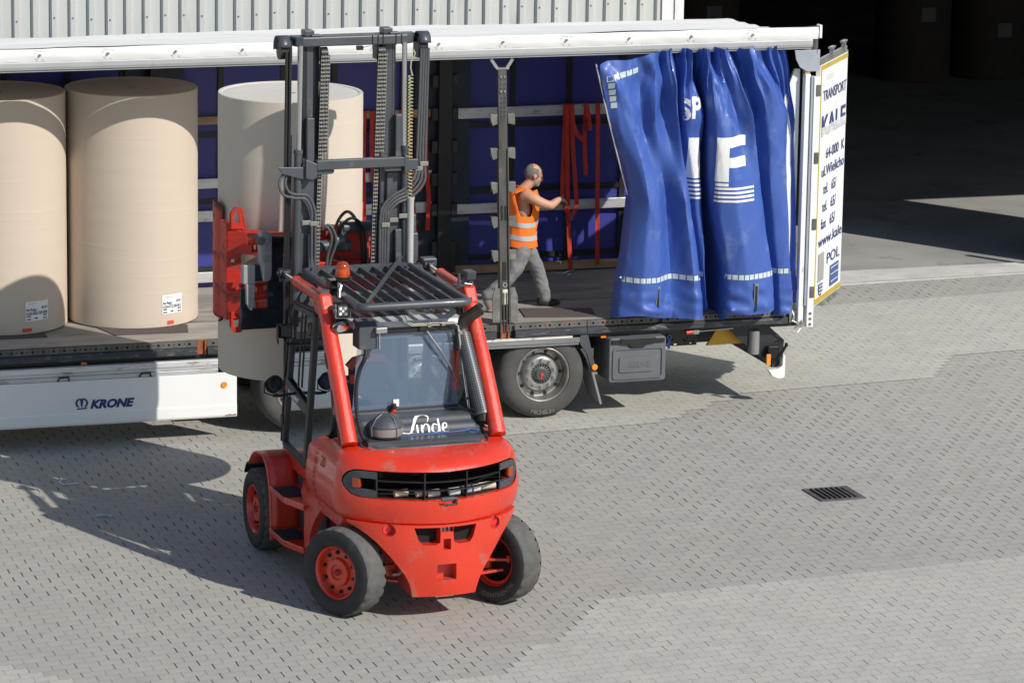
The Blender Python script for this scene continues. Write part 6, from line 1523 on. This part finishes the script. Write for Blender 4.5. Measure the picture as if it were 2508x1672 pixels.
ell(b, hp(.078, 0, -.056), (.012, .024, .007), tilt); ell(b, hp(.076, 0, -.066), (.011, .021, .007), tilt)
for s_ in (-1, 1):
    ell(b, hp(-.005, s_*.073, -.012), (.018, .007, .028), tilt)
    ell(b, hp(-.005, s_*.079, -.012), (.014, .004, .024), tilt)
    ell(b, hp(.050, s_*.045, -.030), (.020, .014, .018), tilt)
limb(b, [(.055, .66, 2.27), (.0, .66, 2.215), (-.06, .66, 2.15)], [.052, .053, .070])
ell(b, (-.045, .66, 2.10), (.085, .145, .085)); ell(b, (-.04, .66, 1.98), (.095, .135, .14)); ell(b, (-.045, .66, 1.80), (.105, .125, .15))
for y in (.535, .785): ell(b, (-.045, y, 2.145), (.062, .055, .060))
limb(b, [(-.035, .53, 2.155), (.02, .470, 2.13), (.10, .435, 2.09), (.19, .425, 2.062)], [.062, .056, .050, .040])
limb(b, [(.19, .425, 2.062), (.235, .435, 2.09), (.292, .455, 2.122)], [.042, .040, .026])
limb(b, [(-.04, .80, 2.145), (-.06, .85, 2.03), (-.07, .87, 1.90)], [.058, .048, .040])
limb(b, [(-.07, .87, 1.90), (-.02, .88, 1.80), (.03, .87, 1.72)], [.040, .036, .026])
body = remeshed(b, 'body', skin_m, pe, .0075, 5)
# glove and hand: palm with five curled fingers
def hand(mb, wrist, d, upv, s=1.0, curl=.5, thumb_side=1):
    d = V(d).normalized(); upv = V(upv); side = d.cross(upv).normalized(); nrm = side.cross(d).normalized()
    w = V(wrist)
    mb.add([w+side*(x*.034*s)+nrm*(z*.013*s)+d*(t*.080*s) for t in (0, 1) for x, z in ((-.75, -1), (.75, -1), (.75, 1), (-.75, 1))] , [(0, 1, 2, 3), (4, 5, 6, 7), (0, 1, 5, 4), (1, 2, 6, 5), (2, 3, 7, 6), (3, 0, 4, 7)])
    ell(mb, w+d*.045*s, (.032*s, .030*s, .022*s))
    for k, (off, L_) in enumerate(((-.027, .068), (-.009, .078), (.009, .073), (.026, .058))):
        p = w+side*off*s+d*.078*s; pts = [p]; a = 0
        for seg_ in (.42, .33, .25):
            a += R(18+38*curl+4*k); dd = d*math.cos(a)-nrm*math.sin(a); p = p+dd*L_*seg_*s; pts.append(p)
        mb.tube(pts, lambda t: (.0098-.0022*t)*s, 8); ell(mb, pts[-1], (.0078*s,)*3, n=8)
    p = w+side*thumb_side*-.030*s+d*.022*s; q = p+(d*.6-side*thumb_side*.7-nrm*.35).normalized()*.034*s; r_ = q+(d*.9-nrm*.5).normalized()*.030*s
    mb.tube([p, q, r_], lambda t: (.0125-.003*t)*s, 8); ell(mb, r_, (.010*s,)*3, n=8)
gl = MB(); hand(gl, (.288, .455, 2.120), (.80, .15, -.45), (.45, .0, .8), .95, .45); limb(gl, [(.270, .450, 2.112), (.295, .458, 2.122)], [.029, .028])
remeshed(gl, 'glove', mat('glove_grey', (.020, .026, .028), .7, var=.2, vs=30), pe, .0038, 2)
gl = MB(); hand(gl, (.03, .87, 1.72), (.2, 0, -1), (1, 0, .2), .95, .5); limb(gl, [(.02, .87, 1.74), (.03, .87, 1.715)], [.029, .028])
remeshed(gl, 'glove', MATS['glove_grey'], pe, .0038, 2)
# hair and beard: thin shells lifted off the head
def shell(name, test, m, off):
    me = body.data; P = [v.co.copy() for v in me.vertices]; nr = [v.normal.copy() for v in me.vertices]
    iv = tilt.inverted(); mb = MB(); mp_ = {}; F = []
    for p in me.polygons:
        c = iv @ (V(p.center)-hc)
        if test(c):
            F.append([mp_.setdefault(i, len(mp_)) for i in p.vertices])
    vs_ = [None]*len(mp_)
    for i, k in mp_.items():
        q = P[i]+nr[i]*off*(1+.5*noise.noise(P[i]*90)); vs_[k] = q
    mb.add(vs_, F); o = mb.build(name, m, pe, smooth=True); return o
hairm = mat('grey_hair', (.17, .155, .14), .8, var=.35, vs=60, stretch=(1, 1, 2), bump=.5, bs=200)
shell('hair', lambda c: (c.z > -.045+.55*max(0, c.x+.02)) and c.x < .035-.25*abs(c.z-.0) and not (c.z > .070 and c.x > -.045) and not (abs(c.y) > .071 and -.045 < c.z < .018 and -.03 < c.x < .02) and c.z > -.06, hairm, .004)
shell('beard', lambda c: c.z < -.044 and c.x > .010 and c.z > -.12 and not (c.x > .074 and -.07 < c.z < -.05 and abs(c.y) < .016), mat('grey_beard', (.30, .26, .235), .85, var=.2, vs=80), .0025)
for s_ in (-1, 1):
    e = MB(); ell(e, hp(.070, s_*.030, -.005), (.008, .011, .005), tilt, 10); e.build('eye', mat('eye_dark', (.04, .03, .025), .3), pe)
# singlet
sg = MB(); 
sg.grid(lambda u, v: (-.045+(.104+.01*v)*math.cos(2*math.pi*u), .66+.135*math.sin(2*math.pi*u), 1.58+.44*v-.10*abs(math.sin(2*math.pi*u))*v), 32, 14)
sg.build('singlet', mat('dark_brown_cloth', (.075, .030, .022), .85, var=.3, vs=30, dirt=(.16, .11, .07), dw=.1, ds=14, stretch=(3, 3, .6)), pe, smooth=True)
# trousers
t = MB()
ell(t, (-.035, .66, 1.64), (.105, .135, .10)); 
limb(t, [(-.045, .59, 1.62), (-.10, .575, 1.48), (-.165, .57, 1.355), (-.28, .575, 1.25), (-.405, .58, 1.155)], [.102, .096, .074, .068, .060])
limb(t, [(.0, .73, 1.62), (.09, .745, 1.49), (.165, .755, 1.36), (.21, .76, 1.22), (.255, .76, 1.075)], [.100, .092, .074, .070, .070])
o = remeshed(t, 'trousers', mat('grey_trousers', (.19, .19, .19), .85, var=.18, vs=10, bump=.25, bs=26), pe, .010, 3)
for v in o.data.vertices:
    p = v.co; k = .009*noise.noise(V((p.x*8, p.y*5, p.z*13)))+.005*noise.noise(V((p.x*20, p.y*20, p.z*34))); v.co = p+v.normal*k
# shoes
sh_ = MB(); limb(sh_, [(.215, .76, 1.03), (.29, .76, 1.018), (.37, .762, 1.012), (.40, .763, 1.008)], [.045, .040, .032, .022]); ell(sh_, (.30, .76, 1.0), (.12, .045, .018)); ell(sh_, (.235, .76, 1.05), (.045, .042, .045))
remeshed(sh_, 'shoe', mat('black_shoe', (.012, .013, .016), .6), pe, .006, 3)
sh_ = MB(); limb(sh_, [(-.425, .58, 1.155), (-.405, .58, 1.09), (-.375, .58, 1.03), (-.335, .58, 1.003)], [.042, .042, .036, .022]); ell(sh_, (-.365, .58, 1.0), (.055, .042, .018)); ell(sh_, (-.40, .58, 1.14), (.04, .04, .04))
remeshed(sh_, 'shoe', mat('pale_shoe', (.20, .17, .15), .8, var=.3, vs=18), pe, .006, 3)  # rear shoe coloured paler than the front one
# vest
orange = mat('orange_vest', (.98, .18, .012), .7, var=.08, vs=6, bump=.2, bs=14)
def vring(u, z):
    a = 2*math.pi*u
    w_ = .168+.010*math.sin(z*9)+.016*math.sin(a*3+z*7)+.008*math.sin(a*7+z*11); d_ = .168
    cx = -.040+.02*(z-1.9)
    if z > 2.0: k = (z-2.0)/.22; w_ *= 1-.25*k*k; d_ *= 1-.12*k; cx -= .012*k
    return (cx+w_*math.cos(a), .66+d_*math.sin(a), z+.010*math.sin(a*2+1))
ve = MB(); NUv, NZv = 200, 110
idx = {}
def vz(j): return 1.632+(2.20-1.632)*j/NZv
def keep(u, z):
    a = (u % 1.0)*360
    arm = min(abs(a-90), abs(a-270))      # side openings
    if z > 1.95 and arm < 20+ (z-1.95)*95 and arm < 46: return False
    if z > 2.14 and (a < 28 or a > 332): return False
    return True
P = [vring(i/NUv, vz(j)) for j in range(NZv+1) for i in range(NUv)]
P = [(p[0]+.010*noise.noise(V((p[0]*12, p[1]*12, p[2]*9))), p[1], p[2]) for p in P]
F = [(j*NUv+i, j*NUv+(i+1) % NUv, (j+1)*NUv+(i+1) % NUv, (j+1)*NUv+i) for j in range(NZv) for i in range(NUv) if keep((i+.5)/NUv, (vz(j)+vz(j+1))/2)]
ve.add(P, F)
for s_ in (-1, 1):   # shoulder straps over the top
    ve.grid(lambda u, v: (-.155+.235*u, .66+s_*(.060+.075*v), 2.195+.045*math.sin(math.pi*u)-.020*v-.03*u), 10, 4)
o = ve.build('safety_vest', orange, pe, smooth=True)
so = o.modifiers.new('t', 'SOLIDIFY'); so.thickness = .004
bd = MB()
for z in (1.865, 1.732):
    bd.add([(*V(vring(i/48, z+dz))*1.0,) for dz in (-.024, .024) for i in range(48)], [(i, (i+1) % 48, 48+(i+1) % 48, 48+i) for i in range(48)])
cx, cy = -.04, .66
bd.v = [(cx+(x-cx)*1.035, cy+(y-cy)*1.035, z) for x, y, z in bd.v]
bd.build('reflective_band', mat('silver_band', (.50, .53, .54), .4, .2, var=.05), o)
